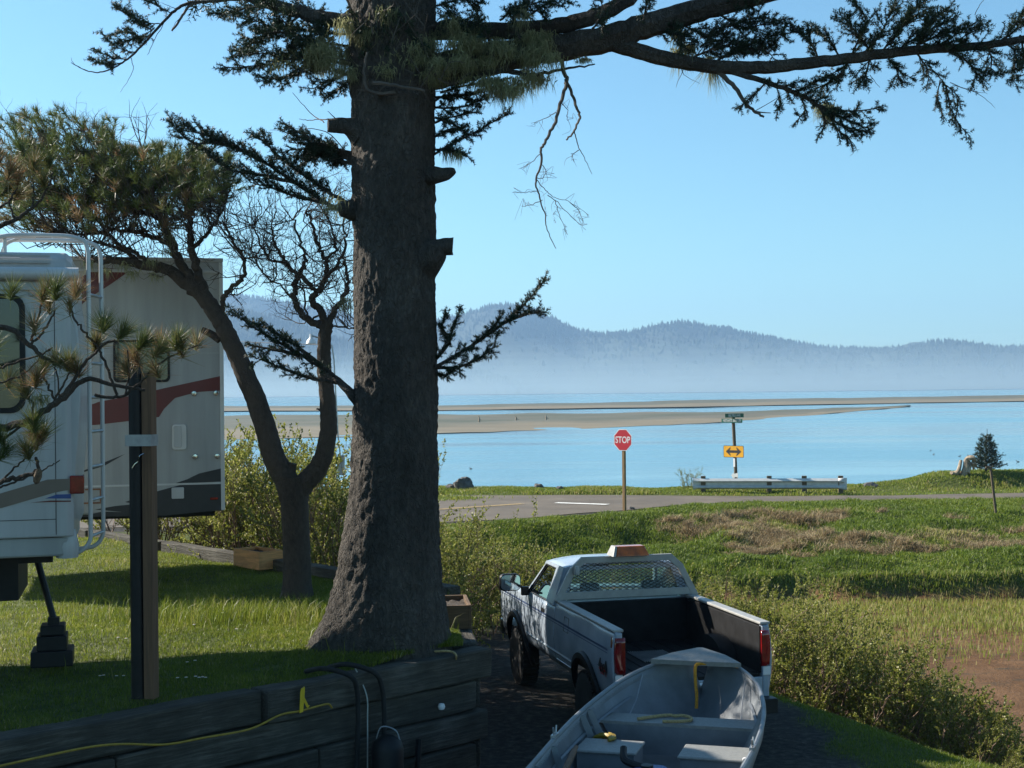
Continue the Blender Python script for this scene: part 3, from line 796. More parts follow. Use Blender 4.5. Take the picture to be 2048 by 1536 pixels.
# --- near trailer
o1, r1 = frame(145, 11.8, 15, 0); o1.z = LAWN_Z - .02
near_tr = empty('travel_trailer', o1, r1, 'white trailer with brown stripe, roof ladder and awning at the left edge', 'trailer')
uv = lambda x, y: face_uv(o1, r1, x, y)
zr, zs, zb = uv(100, 503)[1], uv(60, 1076)[1], uv(60, 1116)[1]
LT = 8.2
sec = [(0, zs), (0, zr-.16), (.02, zr-.06), (.10, zr), (2.26, zr), (2.34, zr-.06), (2.36, zr-.16), (2.36, zs)]
rows = []
for x, ins in ((-LT, .0), (-.16, 0), (-.05, .0), (-.0, .04)):
    rows.append([(x, y + (ins if y < 1.2 else -ins), z-(ins if z > zr-.2 else 0)) for y, z in sec])
m = MB().grid(rows); n8 = len(sec)
m.f += [tuple(range(n8)), tuple(3*n8+k for k in range(n8))[::-1]]; m.m += [0, 0]
m.f.append(tuple([0, n8, 2*n8, 3*n8, 3*n8+7, 2*n8+7, n8+7, 7])); m.m.append(0)
m.build('body', MAT['trailer_white'], near_tr, bevel=.012)
# bulging rear cap
capz = np.linspace(zs+.02, zr-.22, 14)
MB().prism([(-.045, zs+.02)] + [(-.02 + .085*math.sin(math.pi*(k/13)**1.4), z) for k, z in enumerate(capz)] + [(-.045, zr-.22)], .03, 2.33).build('rear_cap', MAT['trailer_white'], near_tr, bevel=.03)
MB().box(-LT, -.04, .03, 2.33, zb, zs-.004).build('skirt', MAT['trailer_gray'], near_tr, bevel=.02)
MB().lathe([(0, -.0), (.09, .0), (.10, .1), (.07, .24), (0, .26)], 14, Matrix.Translation((-.06, .12, zb-.02))).build('corner_bumper', MAT['trailer_white'], near_tr, smooth=True)
MB().tube([(-LT+.3, -.09, uv(60, 549)[1]), (uv(158, 549)[0], -.09, uv(60, 549)[1])], .055, 16).build('awning', MAT['white_paint'], near_tr, smooth=True)
MB().box(-LT+.4, -.14, -.03, -.001, uv(60, 549)[1]-.13, uv(60, 549)[1]-.07).build('awning_rail', MAT['steel'], near_tr)
m = MB()
for z in (zr-.05, zr-.10): m.box(-LT, -.17, -.012, .0, z, z+.02)
m.build('roof_trim', MAT['trailer_gray'], near_tr)
def rrect(x0, x1, z0, z1, r, n=6):
    out = []
    for cx, cz, a0 in ((x1-r, z1-r, 0), (x0+r, z1-r, 90), (x0+r, z0+r, 180), (x1-r, z0+r, 270)):
        for k in range(n+1):
            a = R(a0+90*k/n); out.append((cx+r*math.cos(a), cz+r*math.sin(a)))
    return out
wx1, wz1 = uv(50, 588); _, wz0 = uv(50, 826)
w = MB().prism(rrect(wx1-1.1, wx1, wz0, wz1, .12), -.02, 0).build('window', MAT['black_plastic'], near_tr, bevel=.006)
MB().prism(rrect(wx1-1.05, wx1-.045, wz0+.045, wz1-.045, .09), -.026, -.0205).build('pane', MAT['dark_glass'], w)
def decal(o, rz, parent, name, pts, m, d=.004, lab=None):
    q = [face_uv(o, rz, x, y) for x, y in pts]
    if parent.name.startswith('camper'): q = [(max(x, -3.56), z) for x, z in q]
    ob = MB().prism(q, -d, -.0006).build(name, m, parent)
    if lab: ob['label'] = lab
    return ob
decal(o1, r1, near_tr, 'stripe', [(0, 987), (95, 959), (142, 957), (142, 979), (110, 985), (0, 1017), (-200, 1075), (-200, 1040)], MAT['tan_paint'], lab='brown stripe')
decal(o1, r1, near_tr, 'stripe', [(90, 997), (113, 989), (142, 988), (142, 997)], MAT['blue_paint'], lab='short blue stripe')
decal(o1, r1, near_tr, 'stripe', [(62, 1005), (100, 1001), (142, 1001), (142, 1003.5)], MAT['maroon'], lab='thin dark red stripe')
m = MB(); s0 = uv(110, 700)
for x, z0, z1 in ((uv(111, 900)[0], zs+.02, zr-.3),): m.box(x-.003, x+.003, -.003, -.0005, z0, z1)
m.box(-LT+.1, uv(112, 1035)[0], -.003, -.0005, uv(60, 1040)[1]-.003, uv(60, 1040)[1]+.003)
m.build('panel_seam', MAT['sign_black'], near_tr)
MB().box(uv(58, 566)[0], uv(85, 566)[0], -.02, -.0005, uv(60, 592)[1], uv(60, 570)[1]).build('vent_cover', MAT['trailer_gray'], near_tr, bevel=.006)
tz0, tz1 = uv(150, 988)[1], uv(150, 951)[1]
MB().box(-.03, .088, -.008, .16, tz0, tz1).build('tail_light', MAT['tail_red'], near_tr, bevel=.012)
# rear ladder: two rails that hook over the roof, rungs between
lad_z0, lad_z1 = uv(160, 1110)[1], zr+.14
lad = MB().tube([(.14, .25, lad_z0+.2), (.14, .25, lad_z0+.2)], .01, 4).build('ladder', MAT['white_paint'], near_tr)
bpy.data.objects.remove(lad)
m = MB()
for y, x, tl in ((.22, .13, .42), (.62, .225, .62)):
    m.tube(spline([(-.1, y, lad_z0-.01), (x-.10, y, lad_z0), (x-.01, y, lad_z0+.09), (x, y, lad_z0+.25), (x, y, 1.9), (x, y, zr-.25), (x-.01, y, zr+.06), (x-.09, y, lad_z1), (x-.3, y, lad_z1+.02), (x-.3-tl, y, lad_z1+.0), (x-.40-tl, y, zr+.0)], 5), .019, 10)
ladder = m.build('ladder', MAT['white_paint'], near_tr, smooth=True)
for z in (uv(165, 1078)[1], uv(165, 1005)[1], uv(165, 937)[1], uv(165, 865)[1], uv(165, 795)[1], uv(165, 725)[1], uv(165, 655)[1], uv(165, 585)[1]):
    MB().tube([(.13, .22, z), (.225, .62, z)], .014, 8).build('rung', MAT['steel'], ladder, smooth=True)
# roof rack rails
m = MB(); zr2 = zr+.15
m.tube(spline([(-2.6, .25, zr2), (-.6, .25, zr2), (-.3, .25, zr2)]), .017, 8)
m.tube([(-1.7, .55, zr+.01), (-.55, .35, zr2)], .02, 8)
for x in (-2.3, -1.5, -.8, -.55): m.tube([(x, .25, zr), (x, .25, zr2)], .016, 8)
for x in (-.65, -.48): m.tube(spline([(x-.1, .3, zr), (x-.06, .3, zr2-.06), (x+.05, .3, zr2-.01)]), .015, 8)
m.build('roof_rack', MAT['white_paint'], near_tr, smooth=True)
# stabiliser leg and its blocks
jx = uv(45, 1120)[0]
MB().tube([(jx, 1.15, zb+.02), (jx+.19, .95, .40)], .03, 8).box(jx+.14, jx+.24, .9, 1.0, .36, .42).build('stabiliser', MAT['black_plastic'], near_tr)
MB().box(jx+.0, jx+.36, .77, 1.13, 0, .14).box(jx+.05, jx+.31, .80, 1.10, .141, .27).box(jx+.08, jx+.29, .83, 1.07, .271, .36).build('leveling_blocks', MAT['black_plastic'], near_tr, bevel=.01)
def wheelset(parent, xs, y, r, w=.2):
    for x in xs:
        M = Matrix.Translation((x, y, r)) @ Matrix.Rotation(R(90), 4, 'X')
        wh = MB().lathe([(r*.6, -w/2), (r*.93, -w/2), (r, -w/2+.04), (r, w/2-.04), (r*.93, w/2), (r*.6, w/2)], 28, M).build('tyre', MAT['rubber'], parent, smooth=True)
        MB().lathe([(0, -w*.3), (r*.6, -w*.42), (r*.6, w*.42), (0, w*.35)], 20, M).build('rim', MAT['rim'], wh, smooth=True)
wheelset(near_tr, (-4.0, -4.9), .30, .37); wheelset(near_tr, (-4.0, -4.9), 2.1, .37)
MB().box(-LT+.1, -.2, .5, .6, zb-.1, zb-.002).box(-LT+.1, -.2, 1.85, 1.95, zb-.1, zb-.002).box(-5.6, -3.3, .62, 1.84, .30, zb-.101).box(-LT+.3, -.5, .7, 1.8, .62, zb-.102).build('chassis', MAT['black_plastic'], near_tr)  # long black underbody box added to block sun passing under the trailer
# --- far trailer with the red swoosh
o2, r2 = frame(447, 18.4, 15, 0); o2.z = LAWN_Z - .02
far_tr = empty('camper', o2, r2, 'tall beige camper with red swoosh and black jagged graphics behind the forked pine', 'camper')
uw = lambda x, y: face_uv(o2, r2, x, y)
zr, zb = uw(440, 521)[1], uw(440, 1022)[1]
L2, D2 = 3.6, 2.3
MB().box(-L2, 0, 0, D2, zb, zr).build('body', MAT['trailer_gray'], far_tr, bevel=.035)
MB().box(-L2-.01, .012, -.012, D2+.01, zr-.02, zr+.03).build('roof', MAT['trailer_white'], far_tr, bevel=.01)
MB().box(-.045, .006, -.008, .06, zb+.01, zr-.025).build('corner_trim', MAT['white_paint'], far_tr, bevel=.006)
decal(o2, r2, far_tr, 'swoosh', [(150, 620), (150, 560), (200, 535), (262, 540), (225, 566), (180, 595)], MAT['maroon'], lab='dark red corner panel')
decal(o2, r2, far_tr, 'swoosh', [(100, 800), (146, 822), (200, 803), (270, 790), (330, 776), (441, 752), (441, 781), (395, 784), (350, 796), (328, 818), (318, 834), (268, 841), (190, 850), (100, 852)], MAT['maroon'], lab='long dark red swoosh')
decal(o2, r2, far_tr, 'stripe', [(165, 942), (200, 928), (250, 908), (210, 931), (168, 944)], MAT['sign_black'], lab='thin black sweep')
decal(o2, r2, far_tr, 'graphic', [(352, 966), (385, 955), (375, 958), (398, 947), (445, 936), (445, 963), (358, 967)], MAT['sign_black'], lab='black jagged graphic')
decal(o2, r2, far_tr, 'graphic', [(100, 1042), (170, 1031), (205, 1023), (245, 1024), (190, 1019), (230, 1012), (270, 1008), (250, 1004), (316, 982), (360, 970), (445, 968), (445, 1020), (330, 1031), (170, 1034)], MAT['sign_black'], lab='black jagged graphic along the bottom')
m = MB()
q0, q1 = uw(344, 849), uw(373, 899); m.prism(rrect(q0[0], q1[0], q1[1], q0[1], .04), -.02, -.0005)
hatch = m.build('utility_hatch', MAT['white_paint'], far_tr, bevel=.004)
MB().prism(rrect(q0[0]+.02, q1[0]-.06, q1[1]+.03, q0[1]-.02, .02), -.03, -.0205).build('door', MAT['trailer_white'], hatch, bevel=.004)
q0, q1 = uw(343, 975), uw(368, 997)
MB().prism(rrect(q0[0], q1[0], q1[1], q0[1], .015), -.025, -.0045).build('fuel_door', MAT['trailer_white'], far_tr, bevel=.004)
q0, q1 = uw(155, 978), uw(203, 1007)
m = MB(); m.box(q0[0], q1[0], -.006, -.0005, q0[1]-.02, q0[1]).box(q0[0], q1[0], -.006, -.0005, q1[1], q1[1]+.02).box(q1[0]-.02, q1[0], -.0065, -.0005, q1[1]+.021, q0[1]-.021)
m.build('baggage_door', MAT['rust'], far_tr)
q = uw(300, 975)
MB().box(-L2+.05, -.05, -.006, -.0045, uw(440, 966)[1]-.012, uw(440, 966)[1]+.012).build('trim_strip', MAT['white_paint'], far_tr)
for x, y in ((388, 787), (432, 786), (390, 913), (434, 912)):
    q = uw(x, y)
    lt = MB().lathe([(0, 0), (.035, .001), (.038, .014), (.03, .024), (0, .026)], 18, Matrix.Translation((q[0], -.004, q[1])) @ Matrix.Rotation(R(90), 4, 'X')).build('clearance_light', MAT['chrome'], far_tr, smooth=True)
q = uw(428, 997); MB().box(q[0]-.05, q[0]+.05, -.02, -.0045, q[1]-.015, q[1]+.015).build('marker_light', MAT['tail_red'], far_tr, bevel=.004)
m = MB()
for y_ in (548, 706): m.box(-L2+.02, -.05, -.003, -.0005, uw(440, y_)[1]-.003, uw(440, y_)[1]+.003)
m.box(uw(210, 700)[0]-.003, uw(210, 700)[0]+.003, -.0031, -.0005, zb+.45, zr-.05)
m.build('panel_seam', MAT['trailer_white'], far_tr)
MB().box(-L2+.03, -.05, -.022, -.0005, zr-.17, zr-.13).build('drip_rail', MAT['trailer_white'], far_tr, bevel=.006)
q0, q1 = uw(226, 680), uw(340, 764)
w = MB().prism(rrect(q0[0], q1[0], q1[1], q0[1], .06), -.018, -.0005).build('window', MAT['black_plastic'], far_tr, bevel=.005)
MB().prism(rrect(q0[0]+.03, q1[0]-.03, q1[1]+.03, q0[1]-.03, .045), -.024, -.0185).build('pane', MAT['dark_glass'], w)
MB().box(-L2+.1, -.1, .5, .6, zb-.10, zb-.002).box(-L2+.1, -.1, D2-.6, D2-.5, zb-.10, zb-.002).box(-.9, -.45, .3, .8, zb-.09, zb-.003).build('chassis', MAT['black_plastic'], far_tr)
for x in (uw(292, 1000)[0], -L2+.12):
    for y in (.35, D2-.2):
        lg = MB().box(x-.04, x+.04, y-.04, y+.04, .035, zb-.003).build('jack', MAT['black_plastic'], far_tr)
        MB().box(x-.14, x+.14, y-.14, y+.14, 0, .034).build('foot_pad', MAT['post_dark'], lg)

# ================================================================== PICKUP TRUCK
TH = R(14); HW = .99
tr = Vector((math.cos(TH), math.sin(TH), 0))
t0 = Vector((1.08, 15.8, 0)) + tr*HW
truck = empty('pickup_truck', (t0.x, t0.y, .2), TH, 'old white four wheel drive pickup truck with open bed and amber roof beacon', 'pickup truck')
def xp(z): return HW - .018 - .04*((z-1.08)/.38)**2
AX_R, AX_F, AXZ, TR_ = 1.12, 4.46, .40, .40
def side_panel(name, y0, y1, zt, zb0, mats, arch=None, step=.05, ar=.52, inset=0.0):
    for sg in (-1, 1):
        ys = list(np.arange(y0, y1-1e-6, step))+[y1]; rows = []
        for y in ys:
            zbv = zb0
            if arch is not None and abs(y-arch) < ar: zbv = max(zb0, AXZ+.06+math.sqrt(ar*ar-(y-arch)**2))
            top = zt(y) if callable(zt) else zt
            rows.append([(sg*(xp(z)-inset), y, z) for z in np.linspace(zbv, top, 9)])
        MB().grid(rows).build(name, mats, truck, smooth=True, solid=.025, angle=50)
RAIL = 1.47; BEDL = 2.42; ZB = .66
side_panel('bed_side', 0, BEDL, RAIL, ZB, MAT['truck_white'], AX_R)
side_panel('door', BEDL+.43, 3.92, 1.40, ZB+.02, MAT['truck_white'])
side_panel('cab_corner', BEDL+.015, BEDL+.42, 1.42, ZB, MAT['truck_white'])
hood_z = lambda y: 1.385 - .16*max(0, (y-3.95)/1.45)**1.5
side_panel('fender', 3.935, 5.38, hood_z, ZB, MAT['truck_white'], AX_F)
# rocker line: a bright crease along the sill
for sg in (-1, 1):
    MB().grid([[(sg*(xp(.82)+.001), y, .80), (sg*(xp(.82)+.014), y, .82), (sg*(xp(.82)+.001), y, .84)] for y in (AX_R+.56, 2.5, AX_F-.56)]).build('sill_crease', MAT['truck_white'], truck)
    m = MB()
    for zc, h in ((1.235, .012), (1.20, .005)):
        ys = np.linspace(.18, 5.2, 50)
        m.grid([[(sg*(xp(zc)+.003), y, zc-h), (sg*(xp(zc)+.003), y, zc+h)] for y in ys])
    m.grid([[(sg*(xp(1.0)+.003), y, .996), (sg*(xp(1.0)+.003), y, 1.003)] for y in np.linspace(.3, AX_R-.55, 6)])
    m.build('pinstripe', MAT['stripe_blue'], truck)
    for y, za, zc in ((BEDL+.0075, ZB+.02, 1.40), (BEDL+.425, ZB+.06, 1.38), (3.9275, ZB+.06, 1.36)):
        MB().grid([[(sg*(xp(z)-.003), y-.007, z), (sg*(xp(z)-.003), y+.007, z)] for z in np.linspace(za, zc, 12)]).build('panel_gap', MAT['sign_black'], truck)
    q_ = [(sg*(xp(z)+.002), y, z) for y, z in ((1.78, 1.16), (1.98, 1.16), (1.98, 1.34), (1.78, 1.34), (1.78, 1.16))]
    if sg < 0: MB().tube(q_, .004, 4).build('fuel_door', MAT['post_dark'], truck)
    MB().tube([(sg*(xp(.74)+.004), y, .735) for y in (AX_R+.56, 2.4)], .006, 4).build('body_crease', MAT['truck_white'], truck)
# bed: floor, inner walls, wheel housings, rails
IW = HW-.16
m = MB().box(-IW, IW, .02, BEDL-.05, .86, .90)
m.box(-HW+.08, -IW, .02, BEDL-.05, .90, RAIL-.03).box(IW, HW-.08, .02, BEDL-.05, .90, RAIL-.03).box(-IW+.001, IW-.001, BEDL-.1, BEDL-.03, .901, RAIL-.02)
for k in range(9): m.box(-IW+.08+k*.185, -IW+.17+k*.185, .06, BEDL-.12, .9005, .912)
m.build('bedliner', MAT['bedliner'], truck, bevel=.01)
for sg in (-1, 1):
    rows = [[(sg*(IW-.001-a), AX_R+.46*math.cos(t), .90+.27*math.sin(t)) for t in np.linspace(0, math.pi, 14)] for a in (0, .17, .2)]
    mm = MB().grid(rows); mm.f.append(tuple(28+k for k in range(14))); mm.m.append(0)
    mm.build('wheel_housing', MAT['bedliner'], truck, smooth=True)
    MB().box(min(sg*IW, sg*(HW-.03)), max(sg*IW, sg*(HW-.03)), .0, BEDL, RAIL-.012, RAIL+.022).build('bed_rail', MAT['rack_white'], truck, bevel=.012)
    x0, x1 = sorted((sg*(IW+.02), sg*(HW-.055)))
    MB().box(x0, x1, -.015, .09, .62, RAIL-.013).build('corner_pillar', MAT['truck_white'], truck, bevel=.02)
    x0, x1 = sorted((sg*(IW+.055), sg*(HW-.035)))
    rows = []
    for z in np.linspace(.99, 1.40, 8):
        bx = HW-.03-.02*((z-1.2)/.2)**2
        rows.append([(sg*(IW-.005), -.022, z), (sg*(IW+.0), -.045, z), (sg*(bx-.07), -.05, z), (sg*(bx-.015), -.03, z), (sg*(bx+.004), .04, z), (sg*(bx+.004), .10, z)])
    MB().grid(rows).build('tail_light', MAT['tail_red'], truck, smooth=True, solid=.02)
    MB().box(sg*(HW-.09)-.05, sg*(HW-.09)+.045, -.03, -.0155, .88, .98).build('reverse_light', MAT['sign_white'], truck, bevel=.008)
# loose strip of grating lying in the bed (part of the liner)
m = MB()
for k in range(16): m.box(-.25+k*.03, -.24+k*.03, .95, 1.6, .913, .925)
m.build('bed_grate', MAT['steel'], truck)
MB().box(-IW-.02, IW+.02, -.012, .03, .62, .86).build('bed_sill', MAT['truck_white'], truck, bevel=.01)
MB().box(-HW+.03, HW-.03, -.19, -.02, .47, .64).box(-.35, .35, -.21, -.191, .50, .60).build('rear_bumper', MAT['black_plastic'], truck, bevel=.03)
# cab greenhouse
CY0, CY1 = BEDL+.03, 3.93                      # rear wall, windscreen base
RZ = 1.95
def gx(z): return .945 - (z-1.41)*.36          # tumblehome
def ry(z): return CY0 + (z-1.41)*.16           # raked rear wall
def fy_(z): return CY1 - .02 - (z-1.41)*1.05   # raked windscreen
for sg in (-1, 1):
    m = MB()
    def quad(y0b, y1b, zb_, y0t, y1t, zt_):
        m.grid([[(sg*gx(zb_), y0b, zb_), (sg*gx(zb_), y1b, zb_)], [(sg*gx(zt_), y0t, zt_), (sg*gx(zt_), y1t, zt_)]])
    quad(ry(1.41), ry(1.41)+.36, 1.41, ry(1.88), ry(1.88)+.30, 1.88)                    # rear quarter
    quad(fy_(1.41)-.09, fy_(1.41), 1.41, fy_(1.88)-.07, fy_(1.88), 1.88)                # windscreen pillar
    quad(ry(1.84)+.305, fy_(1.84)-.07, 1.84, ry(1.88)+.30, fy_(1.88)-.07, 1.88)         # over the door
    m.build('pillar', MAT['truck_white'], truck, solid=.03)
    m = MB(); zz = (1.41, 1.84)
    m.grid([[(sg*(gx(zz[0])-.012), ry(zz[0])+.36, zz[0]), (sg*(gx(zz[0])-.012), fy_(zz[0])-.09, zz[0])], [(sg*(gx(zz[1])-.012), ry(zz[1])+.305, zz[1]), (sg*(gx(zz[1])-.012), fy_(zz[1])-.07, zz[1])]])
    m.build('side_window', MAT['glass'], truck)
    m = MB(); pts = [(sg*(gx(z)+.004), y, z) for y, z in ((ry(1.42)+.365, 1.42), (fy_(1.42)-.10, 1.42), (fy_(1.83)-.08, 1.83), (ry(1.83)+.31, 1.83), (ry(1.42)+.365, 1.42))]
    m.tube(pts, .012, 6).build('window_seal', MAT['black_plastic'], truck)
    MB().box(sg*(xp(1.28)+.002)-.006, sg*(xp(1.28)+.002)+.006, BEDL+.50, BEDL+.66, 1.24, 1.30).build('door_handle', MAT['black_plastic'], truck, bevel=.004)
# roof shell
rows = []
for y in np.linspace(0, 1, 9):
    yy0, r_ = ry(1.88)-.02, fy_(1.88)+.01
    Y_ = yy0 + (r_-yy0)*y
    rows.append([(gx(1.88)*x, Y_, 1.875 + .085*(1-abs(x)**3.2)*(.75+.25*math.sin(math.pi*y))) for x in np.linspace(-1, 1, 15)])
MB().grid(rows).build('roof', MAT['truck_white'], truck, smooth=True, solid=.03)
# rear wall round the rear window
m = MB()
def rw(x0b, x1b, z0, x0t, x1t, z1): m.grid([[(x0b, ry(z0), z0), (x1b, ry(z0), z0)], [(x0t, ry(z1), z1), (x1t, ry(z1), z1)]])
rw(-gx(1.41)+.0, gx(1.41), 1.0, -gx(1.41), gx(1.41), 1.46); rw(-gx(1.84), gx(1.84), 1.84, -gx(1.89), gx(1.89), 1.89)
for sg in (-1, 1): rw(sg*gx(1.46), sg*(gx(1.46)-.14), 1.46, sg*gx(1.84), sg*(gx(1.84)-.12), 1.84)
m.build('rear_wall', MAT['truck_white'], truck, solid=.02)
MB().grid([[(-gx(1.46)+.14, ry(1.46)+.01, 1.46), (gx(1.46)-.14, ry(1.46)+.01, 1.46)], [(-gx(1.84)+.12, ry(1.84)+.01, 1.84), (gx(1.84)-.12, ry(1.84)+.01, 1.84)]]).build('rear_window', MAT['glass'], truck)
MB().grid([[(-gx(1.41)+.04, fy_(1.40), 1.40), (gx(1.41)-.04, fy_(1.40), 1.40)], [(-gx(1.87)+.04, fy_(1.87), 1.87), (gx(1.87)-.04, fy_(1.87), 1.87)]]).build('windscreen', MAT['glass'], truck)
# interior
MB().box(-.80, .80, CY0+.16, CY0+.70, .80, 1.12).box(-.80, .80, CY0+.10, CY0+.24, 1.121, 1.50).build('seat', MAT['interior'], truck, bevel=.05)
MB().box(-.88, .88, CY1-.55, CY1-.05, 1.05, 1.39).build('dashboard', MAT['interior'], truck, bevel=.04)
MB().box(-.92, .92, CY0+.05, CY1-.02, .70, .78).build('cab_floor', MAT['interior'], truck)
rows = [[(-.42+(.18+.013*math.cos(q))*math.cos(p), CY1-.72+.5*(.18+.013*math.cos(q))*math.sin(p)*.6, 1.30+(.18+.013*math.cos(q))*math.sin(p)*.85+.013*math.sin(q)) for q in np.linspace(0, 2*math.pi, 7)[:-1]] for p in np.linspace(0, 2*math.pi, 25)]
MB().grid(rows, close=True).tube([(-.42, CY1-.72, 1.30), (-.42, CY1-.5, 1.2)], .03, 8).tube([(-.6, CY1-.72, 1.30), (-.24, CY1-.72, 1.30)], .012, 6).build('steering_wheel', MAT['black_plastic'], truck, smooth=True)
for x in (-.55, .30): MB().box(x, x+.25, CY0+.12, CY0+.22, 1.50, 1.66).build('headrest', MAT['interior'], truck, bevel=.03)
MB().box(-.12, .12, fy_(1.78)-.08, fy_(1.78)-.04, 1.74, 1.80).build('rear_view_mirror', MAT['black_plastic'], truck, bevel=.01)
# hood and front
rows = [[(x*(.93-.05*max(0, (y-4.6))), y, hood_z(y)+.03*(1-x*x)) for x in np.linspace(-1, 1, 13)] for y in np.linspace(3.93, 5.38, 10)]
MB().grid(rows).build('hood', MAT['truck_white'], truck, smooth=True, solid=.02)
MB().box(-.62, .62, 5.36, 5.42, .82, 1.18).build('grille', MAT['black_plastic'], truck, bevel=.01)
for sg in (-1, 1): MB().box(sg*.77-.13, sg*.77+.13, 5.36, 5.43, .92, 1.14).build('headlight', MAT['chrome'], truck, bevel=.02)
MB().box(-.95, .95, 5.38, 5.55, .55, .78).build('front_bumper', MAT['chrome'], truck, bevel=.03)
MB().box(-.45, .45, .1, 5.2, .50, .68).build('chassis', MAT['black_plastic'], truck)
MB().box(-.93, .93, 3.9, 5.3, .6, .78).box(-.6, .6, 4.0, 5.3, .78, 1.1).build('engine_bay', MAT['black_plastic'], truck)
# wheels and black flares
for ay in (AX_R, AX_F):
    for sg in (-1, 1):
        M = Matrix.Translation((sg*(HW-.14), ay, AXZ)) @ Matrix.Rotation(R(90)*sg, 4, 'Y') @ (Matrix.Rotation(R(0), 4, 'Z'))
        ty_ = MB().lathe([(.21, -.12), (.33, -.135), (.385, -.115), (.40, -.07), (.40, .07), (.385, .115), (.33, .135), (.21, .12)], 40, M)
        for k in range(40):
            a = 2*math.pi*k/40
            ty_.box(-.018, .018, -.012, .012, -.115, .115, M @ Matrix.Rotation(a, 4, 'Z') @ Matrix.Translation((.402, 0, 0)))
        ty_ = ty_.build('tyre', MAT['rubber'], truck, smooth=True)
        MB().lathe([(.215, -.1), (.215, .105), (.195, .11), (.185, .04), (.12, .03), (.10, .075), (.06, .09), (0, .09)], 32, M).build('rim', MAT['rust'], ty_, smooth=True)
        MB().lathe([(.10, .031), (.10, .085), (.05, .10), (0, .10)], 18, M @ Matrix.Translation((0, 0, .004))).build('hub', MAT['rim'], ty_, smooth=True)
        rows = []
        for t in np.linspace(R(-12), R(192), 26):
            rr = .525; c, s_ = math.cos(t), math.sin(t)
            rows.append([(sg*(xp(AXZ+.06+q*s_) + o_), ay+q*c, AXZ+.06+q*s_) for q, o_ in ((rr-.02, -.02), (rr-.012, .055), (rr+.05, .045), (rr+.075, .004))])
        MB().grid(rows).build('fender_flare', MAT['black_plastic'], truck, smooth=True, solid=.008)
# lettering on the left rear side
for sg in (-1, 1):
    o = text_mesh('lettering', '4x4', .22, MAT['sign_black'], truck, (sg*(xp(1.02)+.012), .33, 1.02), (R(90), 0, R(-90) if sg < 0 else R(90)), .003, .95)
    o2_ = text_mesh('lettering', '4x4', .20, MAT['red_paint'], truck, (sg*(xp(.98)+.008), .34, .985), (R(90), 0, R(-90) if sg < 0 else R(90)), .001, .98)
# headache rack with expanded mesh
m = MB(); RY = BEDL-.08
def rk(pts, w=.055, d=.05):
    for (x0, z0), (x1, z1) in zip(pts[:-1], pts[1:]):
        dx, dz = x1-x0, z1-z0; l = math.hypot(dx, dz); nx_, nz_ = -dz/l*w/2, dx/l*w/2
        ex, ez = dx/l*w*.25, dz/l*w*.25
        m.prism([(x0-ex+nx_, z0-ez+nz_), (x1+ex+nx_, z1+ez+nz_), (x1+ex-nx_, z1+ez-nz_), (x0-ex-nx_, z0-ez-nz_)], RY-d/2+random.uniform(0, .003), RY+d/2)
RZT = RZ+.045
rk([(-.94, RAIL+.02), (-.74, 1.87), (-.60, RZT), (.60, RZT), (.74, 1.87), (.94, RAIL+.02)], .085)
m.prism([(-.90, RAIL+.025), (.90, RAIL+.025), (.865, RAIL+.12), (-.865, RAIL+.12)], RY-.02, RY+.02)
rack = m.build('headache_rack', MAT['rack_white'], truck, bevel=.006)
m = MB()
def inside(x, z): 
    if z < RAIL+.12 or z > RZT-.03: return False
    lim = np.interp(z, [RAIL, 1.87, RZT], [.93, .735, .60]); return abs(x) < lim-.03
st = .088; sl = .5
for dirn in (1, -1):
    for k in range(-40, 41):
        pts = []
        for s_ in np.linspace(RAIL+.11, RZT-.02, 60):
            x = k*st + dirn*(s_-RAIL)/sl
            if inside(x, s_): pts.append((x, RY, s_))
        if len(pts) > 2: m.tube([pts[0], pts[-1]], .0042, 4)
m.build('mesh_screen', mat('mesh_grey', (.07, .07, .065), .6), rack)
lb = MB(); lbz = RZT+.045
rows = [[(-.27+o_, RY-.13, lbz), (.25-o_*.5, RY-.13, lbz), (.25-o_*.5, RY+.13, lbz), (-.27+o_, RY+.13, lbz)] for o_ in (0,)]
V8 = [(-.19, RY-.15, lbz), (.27, RY-.15, lbz), (.27, RY+.13, lbz), (-.19, RY+.13, lbz), (-.15, RY-.08, lbz+.125), (.22, RY-.08, lbz+.125), (.22, RY+.08, lbz+.125), (-.15, RY+.08, lbz+.125)]
FB = [(0, 3, 2, 1), (4, 5, 6, 7), (0, 1, 5, 4), (1, 2, 6, 5), (2, 3, 7, 6), (3, 0, 4, 7)]
bc = MB().add(V8, FB).build('beacon', MAT['amber'], truck, bevel=.01)
V8 = [(-.235, RY-.152, lbz-.001), (-.192, RY-.152, lbz-.001), (-.192, RY+.132, lbz-.001), (-.235, RY+.132, lbz-.001), (-.185, RY-.082, lbz+.127), (-.152, RY-.082, lbz+.127), (-.152, RY+.082, lbz+.127), (-.185, RY+.082, lbz+.127)]
MB().add(V8, FB).build('beacon_end', MAT['rack_white'], bc, bevel=.006)
MB().box(-.2, .26, RY-.06, RY+.08, RZT+.03, lbz-.002).build('beacon_mount', MAT['black_plastic'], bc)
MB().lathe([(0, 0), (.035, .0), (.04, .07), (.025, .11), (0, .115)], 14, Matrix.Translation((-.70, RY-.06, 1.82))).build('work_light', MAT['rack_white'], truck, smooth=True)
